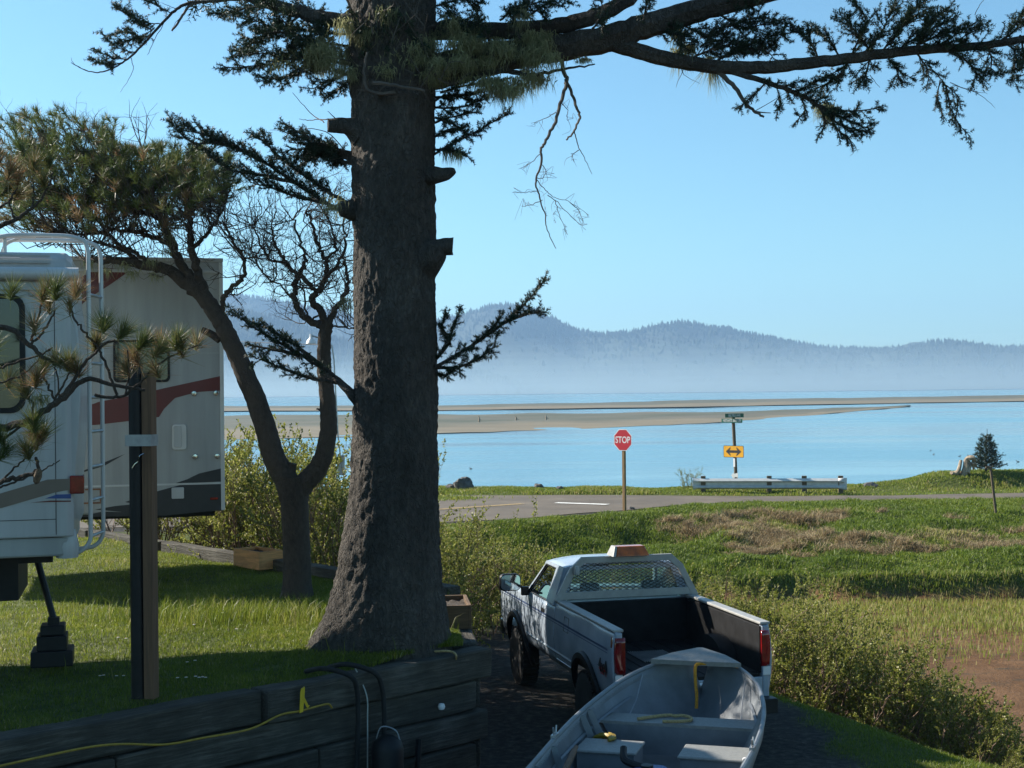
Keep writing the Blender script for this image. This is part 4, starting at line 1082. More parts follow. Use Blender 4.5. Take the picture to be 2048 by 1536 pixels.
# towing mirrors
for sg in (-1, 1):
    m = MB().tube(spline([(sg*.93, CY1-.16, 1.38), (sg*1.0, CY1-.14, 1.44), (sg*1.10, CY1-.12, 1.50)]), .016, 8)
    m.box(sg*1.0-.05, sg*1.0+.05, CY1-.17, CY1-.09, 1.36, 1.48)
    mi = m.build('mirror', MAT['black_plastic'], truck, bevel=.01)
    MB().prism(rrect(sg*1.20-.15, sg*1.20+.15, 1.42, 1.66, .07), CY1-.11, CY1-.02).build('mirror_head', MAT['black_plastic'], mi, bevel=.02)
    MB().prism(rrect(sg*1.20-.135, sg*1.20+.135, 1.435, 1.645, .06), CY1-.116, CY1-.1105).build('mirror_glass', MAT['mirror'], mi)

# ================================================================== BOAT ON ITS TRAILER
bow = P(1402, 1309, 13.6)
BH = R(-16.5)                                          # bow points away, slightly right
BZ = bow.z - .86
bo = Vector((bow.x, bow.y, 0)) + Vector((math.sin(BH), -math.cos(BH), 0))*4.3
boat = empty('boat', (bo.x, bo.y, BZ), BH, 'open grey aluminium skiff with bench seats parked behind the white pickup', 'boat')
ks = [0, .6, 1.2, 1.8, 2.4, 2.9, 3.3, 3.65, 3.95, 4.15, 4.29]
kb = [.72, .755, .78, .80, .795, .76, .70, .62, .47, .31, .07]     # half beam at the gunwale
kc = [.60, .62, .64, .65, .62, .56, .47, .35, .21, .10, .015]    # half beam at the chine
kg = [.60, .60, .60, .61, .63, .655, .69, .73, .78, .82, .86]     # gunwale height
kz = [.14, .14, .14, .15, .17, .20, .24, .29, .36, .44, .56]      # chine height
kk = [.02, .02, .02, .02, .02, .03, .06, .12, .21, .33, .50]      # keel height
ys = np.linspace(0, 4.29, 60)
I = lambda a, y: float(np.interp(y, ks, a))
def smooth(a):
    v = np.interp(ys, ks, a); 
    for _ in range(5): v[1:-1] = .25*v[:-2]+.5*v[1:-1]+.25*v[2:]
    return lambda y: float(np.interp(y, ys, v))
fb, fc, fg, fz, fk = map(smooth, (kb, kc, kg, kz, kk))
def sec(y):
    b_, c_, g_, z_, k_ = fb(y), fc(y), fg(y), fz(y), fk(y)
    half = [(b_, g_), (b_*.96+c_*.04+.012, g_*.8+z_*.2), (b_*.55+c_*.45+.012, g_*.4+z_*.6), (c_, z_), (c_*.5, z_*.45+k_*.55), (0, k_)]
    return [(x, y, z) for x, z in half] + [(-x, y, z) for x, z in half[-2::-1]]
MB().grid([sec(y) for y in ys]).build('hull', MAT['boat_metal'], boat, smooth=True, solid=.012, angle=28)
MB().add([(x, .0, z) for x, _, z in sec(0)], [tuple(range(11))]).build('transom', MAT['boat_metal'], boat, solid=.03)
for sg in (-1, 1):
    MB().tube([(sg*fb(y), y, fg(y)+.004) for y in ys], .02, 8).build('gunwale', MAT['boat_metal'], boat, smooth=True)
for sg in (-1, 1):
    MB().grid([[(sg*(fb(y)*.72+fc(y)*.28+.006), y, fg(y)*.66+fz(y)*.34), (sg*(fb(y)*.70+fc(y)*.30-.012), y, fg(y)*.64+fz(y)*.36), (sg*(fb(y)*.68+fc(y)*.32+.006), y, fg(y)*.62+fz(y)*.38)] for y in np.linspace(.1, 3.6, 40)]).build('strake', MAT['boat_metal'], boat, smooth=True)
    MB().box(sg*fb(1.75)-.02, sg*fb(1.75)+.02, 1.69, 1.81, fg(1.75)+.012, fg(1.75)+.04).tube([(sg*fb(1.75), 1.72, fg(1.75)+.04), (sg*fb(1.75), 1.70, fg(1.75)+.10)], .008, 6).tube([(sg*fb(1.75), 1.78, fg(1.75)+.04), (sg*fb(1.75), 1.80, fg(1.75)+.10)], .008, 6).build('oarlock', MAT['steel'], boat)
    m = MB()
    for y in np.arange(.2, 3.8, .09): m.lathe([(.007, 0), (.005, .004), (0, .005)], 6, Matrix.Translation((sg*(fb(y)-.022), y, fg(y)-.045)) @ Matrix.Rotation(R(-90)*sg, 4, 'Y'))
    m.build('rivets', MAT['steel'], boat)
# bow deck
dy = 3.97
MB().add([(-fb(dy)+.01, dy, fg(dy)+.03), (fb(dy)-.01, dy, fg(dy)+.03), (fb(4.15)-.01, 4.15, fg(4.15)+.03), (.02, 4.30, fg(4.28)+.03), (-.02, 4.30, fg(4.28)+.03), (-fb(4.15)+.01, 4.15, fg(4.15)+.03)], [(0, 1, 2, 3, 4, 5)]).build('bow_deck', MAT['boat_seat'], boat, solid=.045)
# benches: a full one forward and a split pair aft of it
def bench(y0, y1, x0, x1, zt, name='seat', inset=.0):
    z0 = .12
    m = MB().box(x0, x1, y0, y1, zt-.025, zt)
    s_ = m.build(name, MAT['boat_seat'], boat, bevel=.012)
    MB().box(x0+.02+inset, x1-.02-inset, y0+.025, y1-.02, z0, zt-.026).build('seat_box', MAT['boat_metal'], s_)
y0, y1, zt = 2.92, 3.24, .50
xa, xb = fb(y0)*.72+fc(y0)*.28, fb(y1)*.72+fc(y1)*.28
s_ = MB().add([(-xa, y0, zt), (xa, y0, zt), (xb, y1, zt), (-xb, y1, zt)], [(0, 1, 2, 3)]).build('seat', MAT['boat_seat'], boat, solid=.025)
MB().add([(-xa+.03, y0+.012, zt-.026), (xa-.03, y0+.012, zt-.026), (fc(y0)-.02, y0+.012, fz(y0)+.02), (-fc(y0)+.02, y0+.012, fz(y0)+.02)], [(0, 1, 2, 3)]).build('seat_box', MAT['boat_metal'], s_, solid=.01)
bench(1.98, 2.40, -.70, -.18, .47)
bench(1.98, 2.40, .16, .73, .47)
bench(.45, .80, -.68, .68, .44)
MB().add([(x*.985, y, z+.012) for y in (0.05, 2.5) for x, z in ((-fc(y)+.02, fz(y)), (0, fk(y)+.04), (fc(y)-.02, fz(y)))], [(0, 1, 4, 3), (1, 2, 5, 4)]).build('floor', MAT['boat_metal'], boat)
for y in (1.0, 1.6, 2.55, 2.75):
    for sg in (-1, 1):
        m = MB(); n_ = 5
        rows = []
        for k in range(n_+1):
            w_ = k/n_; x = fb(y)*(1-w_)+fc(y)*w_; z = fg(y)*(1-w_)+fz(y)*w_-.02
            rows.append([(sg*(x-.004), y-.02, z), (sg*(x-.05-.03*w_), y, z), (sg*(x-.004), y+.02, z)])
        m.grid(rows).build('rib', MAT['boat_metal'], boat, solid=.004)
for sg in (-1, 1):                                       # seams in the bow plating
    q = [(sg*(fb(3.85)-.03), 3.84, fg(3.85)-.03), (sg*(fc(3.55)*.55+fb(3.55)*.45-.01), 3.55, .56), (sg*(fc(3.3)*.8+fb(3.3)*.2), 3.27, .45)]
    MB().tube(q, .006, 5).build('seam', MAT['steel'], boat)
t = MB().tube(spline([(.12, 3.985, fg(3.97)+.045), (.04, 3.97, fg(3.97)+.05), (0, 3.955, fg(3.97)+.02), (.0, 3.95, fg(3.97)-.12), (.01, 3.95, .54), (.01, 3.92, .42)]), .016, 8)
t.tube(spline([(.0, 3.98, fg(3.97)+.052), (.12, 4.0, fg(4.0)+.055), (.26, 4.02, fg(4.0)+.05), (.40, 4.0, fg(4.0)+.02)]), .012, 8)
bl = t.build('bow_line', MAT['rope_yellow'], smooth=True); bl.matrix_world = Matrix.Translation((bo.x, bo.y, BZ)) @ Matrix.Rotation(BH, 4, 'Z')
tag(bl, 'yellow bow line hanging from the deck of the skiff', 'rope')
BMX = Matrix.Translation((bo.x, bo.y, BZ)) @ Matrix.Rotation(BH, 4, 'Z')
rp = MB().tube(spline([(-.36, 2.97, .518), (-.28, 3.05, .518), (-.17, 3.15, .518), (-.10, 3.17, .52), (-.06, 3.15, .52), (.0, 3.18, .52), (.08, 3.13, .52), (.10, 3.02, .52), (.0, 2.95, .52), (-.13, 2.93, .518)]), .015, 8).build('rope', MAT['rope_tan'], smooth=True)
rp.matrix_world = BMX; tag(rp, 'loop of tan rope lying on the front bench of the skiff', 'rope')
rg = MB()
for k in range(5):
    rg.tube(spline([(-.68+.04*k, 2.56, .40), (-.62+.03*k, 2.49+.02*k, .46+.015*(k % 2)), (-.52+.02*k, 2.44-.02*k, .49), (-.48, 2.42-.03*k, .488)]), .018, 6)
rg = rg.build('rag', MAT['cord_yellow'], smooth=True); rg.matrix_world = BMX; tag(rg, 'crumpled yellow strap over the left rib of the skiff', 'strap')
oar = MB().tube([(-.50, .55, .50), (-.63, 1.72, .53)], .026, 10).tube([(-.631, 1.721, .53), (-.642, 1.84, .53)], .018, 10)
oar = oar.build('oar', MAT['cedar'], smooth=True); oar.matrix_world = BMX; tag(oar, 'brown wooden oar handle inside the left side of the skiff', 'oar')
tank = empty('fuel_tank', BMX @ Vector((-.03, 1.70, .12)), BH, 'dark blue fuel tank on the floor of the skiff between the seats', 'fuel tank')
MB().prism(rrect(-.17, .17, 0, .30, .09), -.2, .2).build('tank_body', MAT['blue_paint'], tank, bevel=.03)
MB().lathe([(.05, .30), (.05, .34), (0, .345)], 16).build('cap', MAT['black_plastic'], tank, smooth=True)
MB().tube(spline([(-.04, .1, .29), (-.2, .12, .33), (-.24, .24, .40)]), .03, 8).build('hose', MAT['black_plastic'], tank, smooth=True)
cl = MB()
for y, x in ((2.02, .78), (1.9, .75), (1.78, .765)): cl.lathe([(0, -.02), (.02, -.012), (.024, 0), (.02, .012), (0, .02)], 10, Matrix.Translation((x-.03, y, .50)))
cl.tube(spline([(.75, 2.06, .52), (.72, 1.98, .48), (.74, 1.9, .50), (.71, 1.82, .46), (.735, 1.76, .5)]), .006, 6)
cl = cl.build('fishing_line', MAT['sign_white'], smooth=True); cl.matrix_world = BMX; tag(cl, 'white cord with small floats inside the right side of the skiff', 'cord')
gz = float(terrain(bo.x, bo.y))
bt = empty('boat_trailer', (bo.x, bo.y, gz), BH, 'low galvanised trailer under the grey skiff', 'boat trailer')
bz = BZ - gz
m = MB()
for sg in (-1, 1): m.tube([(sg*.55, -.1, bz-.10), (sg*.55, 2.6, bz-.10), (sg*.05, 4.5, bz-.14)], .04, 8)
for y in (.1, 1.2, 2.4): m.box(-.56, .56, y-.03, y+.03, bz-.16, bz-.08)
m.box(-.04, .04, 2.4, 5.3, bz-.24, bz-.16)
m.build('frame', MAT['galv'], bt, bevel=.006)
MB().box(-.03, .03, 4.40, 4.46, bz-.16, bz+.55).box(-.06, .06, 4.30, 4.40, bz+.44, bz+.56).build('winch_post', MAT['galv'], bt)
for sg in (-1, 1): MB().box(sg*.35-.05, sg*.35+.05, .05, 2.6, bz-.075, bz-.005).build('bunk', MAT['post_dark'], bt)
MB().tube([(-.8, 1.0, .30), (.8, 1.0, .30)], .03, 8).box(-.5, -.42, .95, 1.05, .30, bz-.14).box(.42, .5, .95, 1.05, .30, bz-.14).build('axle', MAT['galv'], bt)
for sg in (-1, 1):
    M = Matrix.Translation((sg*.86, 1.0, .30)) @ Matrix.Rotation(R(90), 4, 'Y')
    wh = MB().lathe([(.15, -.07), (.28, -.08), (.30, -.05), (.30, .05), (.28, .08), (.15, .07)], 28, M).build('tyre', MAT['rubber'], bt, smooth=True)
    MB().lathe([(0, -.03), (.16, -.05), (.16, .05), (0, .04)], 20, M).build('rim', MAT['rim'], wh, smooth=True)
MB().tube([(0, 5.2, 0), (0, 5.2, bz-.15)], .03, 8).lathe([(.07, 0), (.07, .02), (0, .02)], 12, Matrix.Translation((0, 5.2, 0))).build('jack', MAT['galv'], bt)

# ================================================================== SIGNS, RAIL AND SMALL ROADSIDE THINGS
def gpt(px, py, z=0.0): return PZ(px, py, z)
sp = gpt(1249, 1020, .03)
stop = empty('stop_sign', sp, R(-40), 'red octagonal stop sign on a wooden post by the road', 'road sign')
S = sp.y/FPX
MB().box(-.055, .055, -.05, .05, -.1, (1020-862)*S).build('post', MAT['post_wood'], stop, bevel=.01)
zc = (1020-880)*S; ro = .78/2/math.cos(math.pi/8)
octo = lambda r: [(r*math.cos(math.pi/8+k*math.pi/4), zc+r*math.sin(math.pi/8+k*math.pi/4)) for k in range(8)]
pl = MB().prism(octo(ro), -.062, -.054).build('sign_plate', MAT['sign_white'], stop)
MB().prism(octo(ro-.025), -.0645, -.0625).build('sign_face', MAT['sign_red'], pl)
text_mesh('lettering', 'STOP', .335, MAT['sign_white'], pl, (0, -.066, zc-.005), (R(90), 0, 0), .0012, .82)
sp = gpt(1473.5, 983, .05)
S = sp.y/FPX
ds = empty('direction_sign', sp, R(-45), 'leaning wooden post with yellow two way arrow sign and green street names', 'road sign')
top = P(1466, 828, sp.y) - sp
ca_, sa_ = math.cos(R(45)), math.sin(R(45))
lx = lambda dx: (dx*ca_, dx*sa_)
tl = Matrix.Rotation(R(45), 3, 'Z') @ top
m = MB().tube([(0, 0, -.1), (tl.x, tl.y, top.z)], .075, 10); m.build('post', MAT['post_dark'], ds, smooth=True)
def onpost(py, off): 
    f = (983-py)*S/top.z; return Vector((tl.x*f, tl.y*f + off, (983-py)*S))
p = onpost(903, -.085); w_, h_ = 1.04/2, .50/2
ar = MB().prism([(x+p.x, z+p.z) for x, z in rrect(-w_, w_, -h_, h_, .05)], p.y-.006, p.y).build('arrow_plate', MAT['sign_black'], ds)
MB().prism([(x+p.x, z+p.z) for x, z in rrect(-w_+.02, w_-.02, -h_+.02, h_-.02, .04)], p.y-.009, p.y-.0065).build('sign_face', MAT['sign_yellow'], ar)
arr = [(-.40, 0), (-.15, .19), (-.15, .13), (-.21, .055), (.21, .055), (.15, .13), (.15, .19), (.40, 0), (.15, -.19), (.15, -.13), (.21, -.055), (-.21, -.055), (-.15, -.13), (-.15, -.19)]
MB().prism([(x+p.x, z+p.z) for x, z in arr], p.y-.0115, p.y-.0095).build('arrow', MAT['sign_black'], ar)
def nameplate(py, rot, txt, L, off):
    p = onpost(py, 0)
    M = Matrix.Translation(p) @ Matrix.Rotation(R(rot), 4, 'Z')
    m = MB().box(-L/2+off, L/2+off, -.088, -.08, -.085, .085, M)
    pl = m.build('street_name', MAT['sign_green'], ds)
    tx_ = text_mesh('lettering', txt, .15, MAT['sign_white'], pl, (0, 0, 0), (0, 0, 0), .001, .8)
    tx_.matrix_local = M @ Matrix.Translation((off, -.0905, 0)) @ Matrix.Rotation(R(90), 4, 'X') @ Matrix.Diagonal((.72, 1, 1, 1))
nameplate(831, 62, 'BILYEU AVE', .86, .02)
nameplate(841.5, 6, 'NETARTS BAY DR', 1.0, -.02)
p = onpost(925, -.08)
MB().box(p.x-.045, p.x+.045, p.y-.006, p.y, p.z-.18, p.z+.18).build('sticker', MAT['sign_white'], ds)
p = onpost(950, -.09)
MB().prism([(p.x+x, p.z+z) for x, z in ((-.17, -.02), (-.05, .12), (-.05, .05), (.17, .10), (.17, -.10), (.02, -.08), (-.03, -.16), (-.1, -.12))], p.y-.008, p.y).build('arrow_plate', MAT['galv'], ds)
# guard rail
ga, gb = gpt(1386, 984, .08), gpt(1694, 984, .08)
gd = (gb-ga); gl = gd.length
gr = empty('guardrail', ga, math.atan2(gd.y, gd.x), 'short white steel guardrail on dark posts between the road and the water', 'guardrail')
S = ga.y/FPX
z0, z1 = (984-978)*S, (984-957)*S
hh = z1-z0
prof = [(0, z1), (-.10, z1-.20*hh), (-.115, z1-.24*hh), (-.10, z1-.28*hh), (.02, z1-.36*hh), (.02, z0+.36*hh), (-.10, z0+.20*hh), (-.115, z0+.16*hh), (-.10, z0+.12*hh), (0, z0)]
MB().grid([[(x, y, z) for y, z in prof] for x in np.linspace(.25, gl-.35, 12)]).build('rail', MAT['galv'], gr, solid=.006)
rows = [[(.25, y-.006, z) for y, z in prof], [(.0, -.02, z1+.03), (.0, -.04, z1), (.0, -.07, z1-.06), (.0, -.07, z1-.12), (.0, -.06, z1-.18), (.0, -.06, z0+.18), (.0, -.07, z0+.12), (.0, -.07, z0+.06), (.0, -.04, z0), (.0, -.02, z0-.03)]]
MB().grid(rows).build('end_shoe', MAT['galv'], gr, solid=.01)
rows = [[(gl-.35, y-.006, z) for y, z in prof], [(gl-.12, -.05, z1+.02-.002*k-(z1-z0+.04)*k/9) for k in range(10)], [(gl, .0, z1+.02-(z1-z0+.06)*k/9) for k in range(10)], [(gl-.01, .15, z1+.02-(z1-z0+.06)*k/9) for k in range(10)]]
MB().grid(rows).build('end_shoe', MAT['galv'], gr, smooth=True, solid=.01)
for px in (1407, 1540, 1610, 1682):
    x = (px-1386)/(1694-1386)*gl
    MB().box(x-.10, x+.10, .004, .20, -.2, z1+.10).build('post', MAT['post_dark'], gr, bevel=.01)
# stake, spruce sapling base, driftwood, rocks
a = gpt(1992, 1019, .02); b = P(1981, 934, a.y)
st_ = empty('stake', a, 0, 'thin leaning dark stake in the grass beside the road at far right', 'stake')
MB().tube([(0, 0, -.15), tuple(b-a)], .05, 8).build('rod', MAT['post_dark'], st_)
MB().box((b-a).x-.17, (b-a).x+.06, (b-a).y-.03, (b-a).y+.03, (b-a).z-.04, (b-a).z+.02).build('crosspiece', MAT['post_dark'], st_)
def rockobj(px, py, Y, r, sq, label, sd, name='rock', group=None):
    p = P(px, py, Y); rows = []
    for t in np.linspace(0, math.pi, 11):
        rows.append([])
        for k in range(16):
            a = 2*math.pi*k/16; d = Vector((math.sin(t)*math.cos(a), math.sin(t)*math.sin(a), math.cos(t)))
            q = 1 + .35*mn.noise(d*1.7+Vector((sd*3.1, 0, 0))) + .15*mn.noise(d*4+Vector((0, sd, 0)))
            rows[-1].append((p.x+d.x*r*q, p.y+d.y*r*q*.8, float(terrain(p.x, p.y))+d.z*r*q*sq))
    return tag(MB().grid(rows, close=True).build(name, MAT['rock'], smooth=True, angle=25), label, 'rock', group)
rockobj(925, 968, 61.2, .52, 1.0, 'largest dark rock on the shoreline just right of the big trunk', 1, group='rocks along the shore')
rockobj(901, 970, 61.2, .25, .8, 'small dark rock on the shoreline left of the largest one', 2, group='rocks along the shore')
rockobj(1077, 977, 61.2, .24, .8, 'small reddish rock on the grassy shoreline behind the white stop line', 3, group='rocks along the shore')
rockobj(1120, 980, 61.0, .2, .6, 'low flat rock in the shoreline grass left of the stop sign', 4, group='rocks along the shore')
rockobj(1263, 1018, 51.5, .13, .8, 'small brown rock lying beside the foot of the stop sign', 5, group='rocks along the shore')
rockobj(1740, 984, 60.2, .35, .5, 'low brown rock in the grass right of the guardrail', 6, group='rocks along the shore')
dw = empty('driftwood', P(1930, 980, 61), 0, 'pale twisted driftwood root standing beside the small spruce', 'driftwood')
dp = dw.location.copy(); dw.location.z = float(terrain(dp.x, dp.y))
SS = 61/FPX
def dwp(x, y, dy=0): return ((x-1930)*SS, dy, (978-y)*SS)
m = MB()
for pts, r0, r1_ in (([(1906, 978), (1916, 972), (1924, 950)], .13, .06), ([(1926, 984), (1932, 965), (1936, 948), (1946, 945), (1949, 952)], .16, .08), ([(1934, 975), (1942, 960), (1950, 955), (1955, 962)], .10, .04), ([(1946, 955), (1949, 968)], .07, .05), ([(1902, 974), (1912, 977), (1925, 975)], .08, .06)):
    q = spline([dwp(x, y, .1*math.sin(x)) for x, y in pts], 5)
    m.tube(q, list(np.linspace(r0, r1_, len(q))), 8)
m.build('root', MAT['driftwood'], dw, smooth=True)
# yard light on a leaning pole
Yp = 40.0
pb = P(676, 975, Yp); pt = P(654, 684, Yp)
lp = empty('light_pole', (pb.x, pb.y, float(terrain(pb.x, pb.y))-.1), 0, 'leaning wooden pole with white yard lamp and meter box beyond the pine', 'light pole')
base = lp.location.copy(); rel = lambda p: tuple(p-base)
MB().tube([(0, 0, 0), rel(pt)], [.10, .075], 10).build('pole', MAT['post_wood'], lp, smooth=True)
bx = P(683, 930, Yp); q = bx-base
MB().box(q.x-.10, q.x+.10, q.y-.12, q.y, q.z-.28, q.z+.28).build('meter_box', MAT['steel'], lp, bevel=.02)
MB().tube([rel(P(664, 690, Yp)), rel(P(668, 720, Yp)), rel(P(676, 870, Yp)), rel(P(681, 912, Yp))], .022, 6).build('conduit', MAT['steel'], lp)
q = P(622, 674, Yp)-base
lamp = MB().lathe([(.035, .09), (.04, .0), (.06, -.04), (.12, -.10), (.15, -.19), (.14, -.2)], 20, Matrix.Translation(q)).build('lamp_shade', MAT['sign_white'], lp, smooth=True)
MB().tube(spline([tuple(q+Vector((0, 0, .05))), tuple(q+Vector((.15, 0, .0))), rel(P(640, 676, Yp)), rel(P(653, 690, Yp))]), .025, 8).build('lamp_arm', MAT['steel'], lp, smooth=True)
MB().tube([rel(P(654, 690, Yp)), tuple(P(540, 686, 47)-base), tuple(P(300, 676, 70)-base), tuple(P(-200, 640, 110)-base)], .012, 4).build('overhead_wire', MAT['black_plastic'], lp)
# snags and birds far out
for k, (x, y, h, lab) in enumerate(((958, 838, 11, 'dark driftwood snag on the sandbar nearest the big trunk'), (1032, 836, 8, 'dark driftwood snag on the sandbar, second from the trunk'), (1092, 834, 9, 'dark driftwood snag on the sandbar, farthest right'), (557, 853, 9, 'dark stump on the sandbar between the pine stems'))):
    p = PZ(x, y+4, WATER_Z+.35); s_ = p.y/FPX
    m = MB().tube([(p.x, p.y, p.z-.2), (p.x+.4*s_, p.y, p.z+h*.6*s_), (p.x-1*s_, p.y, p.z+h*s_)], [2.2*s_, 1.4*s_, .5*s_], 7).tube([(p.x, p.y, p.z+.3*h*s_), (p.x+6*s_, p.y+.3, p.z+.12*h*s_)], [1.1*s_, .4*s_], 6)
    tag(m.build('snag', MAT['driftwood'], smooth=True), lab, 'driftwood', 'driftwood snags on the sandbar')
duck = None
for x, y in ((1861, 902), (1867, 909.5), (1919, 913), (942, 938), (2036, 924)):
    p = PZ(x, y, WATER_Z)
    if duck is None:
        rows = [[(.24*s1*1.0, .11*r_*math.cos(a), .06+.10*r_*math.sin(a)) for a in np.linspace(0, 2*math.pi, 11)[:-1]] for s1, r_ in ((-1.2, .05), (-.9, .5), (-.4, .95), (.2, 1), (.7, .7), (1, .1))]
        m = MB().grid(rows, close=True).tube(spline([(.17, 0, .12), (.22, 0, .22), (.25, 0, .27)]), [.05]*12+[.05], 8).lathe([(0, -.06), (.05, -.03), (.06, 0), (.045, .04), (0, .06)], 10, Matrix.Translation((.26, 0, .29))).tube([(.30, 0, .28), (.38, 0, .27)], [.025, .012], 6)
        duck = m.build('duck', mat('duck_feather', (.06, .05, .045), .7, .5, 12), smooth=True)
        o = duck
    else:
        o = duck.copy(); col.objects.link(o)
    o.location = p; o.rotation_euler = (0, 0, random.uniform(0, 6)); o.scale = (.42, .42, .42)
    tag(o, 'dark duck floating on the calm water', 'duck', 'ducks on the bay')

# ================================================================== VEGETATION
def nrm(a): return a/np.maximum(np.linalg.norm(a, axis=-1, keepdims=True), 1e-9)
class Needles:
    """collects thin triangular needles / strands"""
    def __init__(s): s.b, s.d, s.l, s.w, s.t = [], [], [], [], []
    def add(s, b, d, l, w, t):
        s.b.append(np.atleast_2d(b)); s.d.append(np.atleast_2d(d)); n = len(s.b[-1])
        s.l.append(np.broadcast_to(l, n)); s.w.append(np.broadcast_to(w, n)); s.t.append(np.broadcast_to(t, n))
    def brush(s, p, d, L, nlen, dens, w, tint, sp=.9, tjit=.15):
        n = max(3, int(L*dens)); d = np.asarray(d, float); d = d/np.linalg.norm(d)
        t = RNG.random(n)[:, None]
        base = np.asarray(p, float) + d*L*t
        r = RNG.normal(size=(n, 3)); r = nrm(r - (r@d)[:, None]*d)
        s.add(base, nrm(d*.55 + r*sp), nlen*RNG.uniform(.75, 1.15, n), w, np.clip(tint+RNG.normal(0, tjit, n), 0, 1))
    def build(s, name, m, parent=None, org=(0, 0, 0)):
        b, d, l, w, t = [np.concatenate(x) for x in (s.b, s.d, s.l, s.w, s.t)]
        b = b - np.array(org); n = len(b)
        r = nrm(np.cross(d, RNG.normal(size=(n, 3))))
        V = np.stack([b - r*w[:, None]/2, b + r*w[:, None]/2, b + d*l[:, None]], 1)
        return np_mesh(name, V.reshape(-1, 3), np.arange(3*n).reshape(-1, 3), m, parent, tint=np.repeat(t, 3))
def V3(p): return np.array([p[0], p[1], p[2]], float)
def path(pts, n=8): return np.array([tuple(q) for q in spline([Vector(p) for p in pts], n)])
def along(q):
    d = np.linalg.norm(np.diff(q, axis=0), axis=1); s = np.concatenate([[0], np.cumsum(d)]); return s
def at(q, s_, s):
    return np.array([np.interp(s, s_, q[:, k]) for k in range(3)])

# ------------------------------------------------------------------ the big spruce
SX, SY = P(787, 1100, 13.4).x, 13.4
org = np.array([SX, SY, LAWN_Z-.1])
spr = empty('spruce_tree', tuple(org), 0, 'massive old spruce with broad scaly trunk and lichen hung limbs on the lawn edge', 'tree')
NA, zs_ = 170, np.concatenate([np.linspace(0, 6.6, 420), np.linspace(6.7, 26, 90)])
rows = []
rad_z = lambda z: float(np.interp(z, [0, .3, .7, 1.2, 1.9, 3, 5.2, 6.6, 15, 26], [.53, .51, .475, .435, .405, .39, .395, .42, .27, .03]))
verts = np.zeros((len(zs_), NA, 3))
for i, z in enumerate(zs_):
    r0 = rad_z(z)
    cxo = .02*math.sin(z*.8)+ (P(787, 1100, 13.4).x - P(787, 1100-z*2800/13.4, 13.4).x)*-1.0
    for k in range(NA):
        a = 2*math.pi*k/NA
        fl = math.exp(-z/.42)
        root = sum(w_*max(0, math.cos(a-a0))**p_ for a0, w_, p_ in ((R(200), .42, 8), (R(245), .16, 8), (R(300), .05, 9), (R(20), .05, 8), (R(90), .3, 8), (R(145), .3, 8)))
        r = r0 + fl*root + .05*math.exp(-abs(z-1.0)/.8)*math.cos(a-R(195))
        p = Vector((math.cos(a)*1.0, math.sin(a)*1.0, z))
        q = Vector((math.cos(a)*r*15, math.sin(a)*r*15, z*6.0))
        n1 = mn.noise(q*1.5); n2 = mn.noise(q*2.6+Vector((7, 3, 1))) + .6*mn.noise(q*5.5)
        cell = mn.noise(Vector((math.cos(a)*r*5, math.sin(a)*r*5, z*2.2)))
        r += .013*max(-.5, min(.5, n1*2.0)) + .010*n2 + .02*cell
        verts[i, k] = (math.cos(a)*r + cxo, math.sin(a)*r, z)
ii = np.arange(len(zs_)*NA).reshape(len(zs_), NA)
nx2 = np.roll(ii, -1, axis=1)
TF = np.stack([ii[:-1], nx2[:-1], nx2[1:], ii[1:]], -1).reshape(-1, 4)
trunk = np_mesh('trunk', verts.reshape(-1, 3), TF, MAT['spruce_bark'], spr, smooth=True)
# cut stubs and knots
def knot(pts, rads, name='branch_stub'):
    q = path(pts, 5) - org
    rr = np.interp(np.linspace(0, 1, len(q)), np.linspace(0, 1, len(rads)), rads)
    m = MB(); m.tube([tuple(p) for p in q], list(rr), 14)
    for k in range(len(m.v)):
        v = Vector(m.v[k]); n_ = mn.noise(v*9)*.02; m.v[k] = (v.x+n_, v.y+mn.noise(v*9+Vector((5, 0, 0)))*.02, v.z+n_)
    m.build(name, MAT['spruce_bark'], trunk, smooth=True, angle=50)
P13 = lambda x, y, dy=0.0: V3(P(x, y, SY+dy))
knot([P13(715, 262, -.2), P13(690, 252, -.25), P13(656, 250, -.3)], [.13, .075, .062])
knot([P13(850, 350, -.15), P13(875, 350, -.2), P13(895, 347, -.2), P13(911, 341, -.2)], [.11, .075, .06, .02])
knot([P13(840, 530, -.1), P13(865, 508, -.2), P13(885, 494, -.22), P13(906, 493, -.22)], [.20, .15, .085, .085])
knot([P13(680, 420, -.15), P13(705, 420, -.1)], [.07, .1])

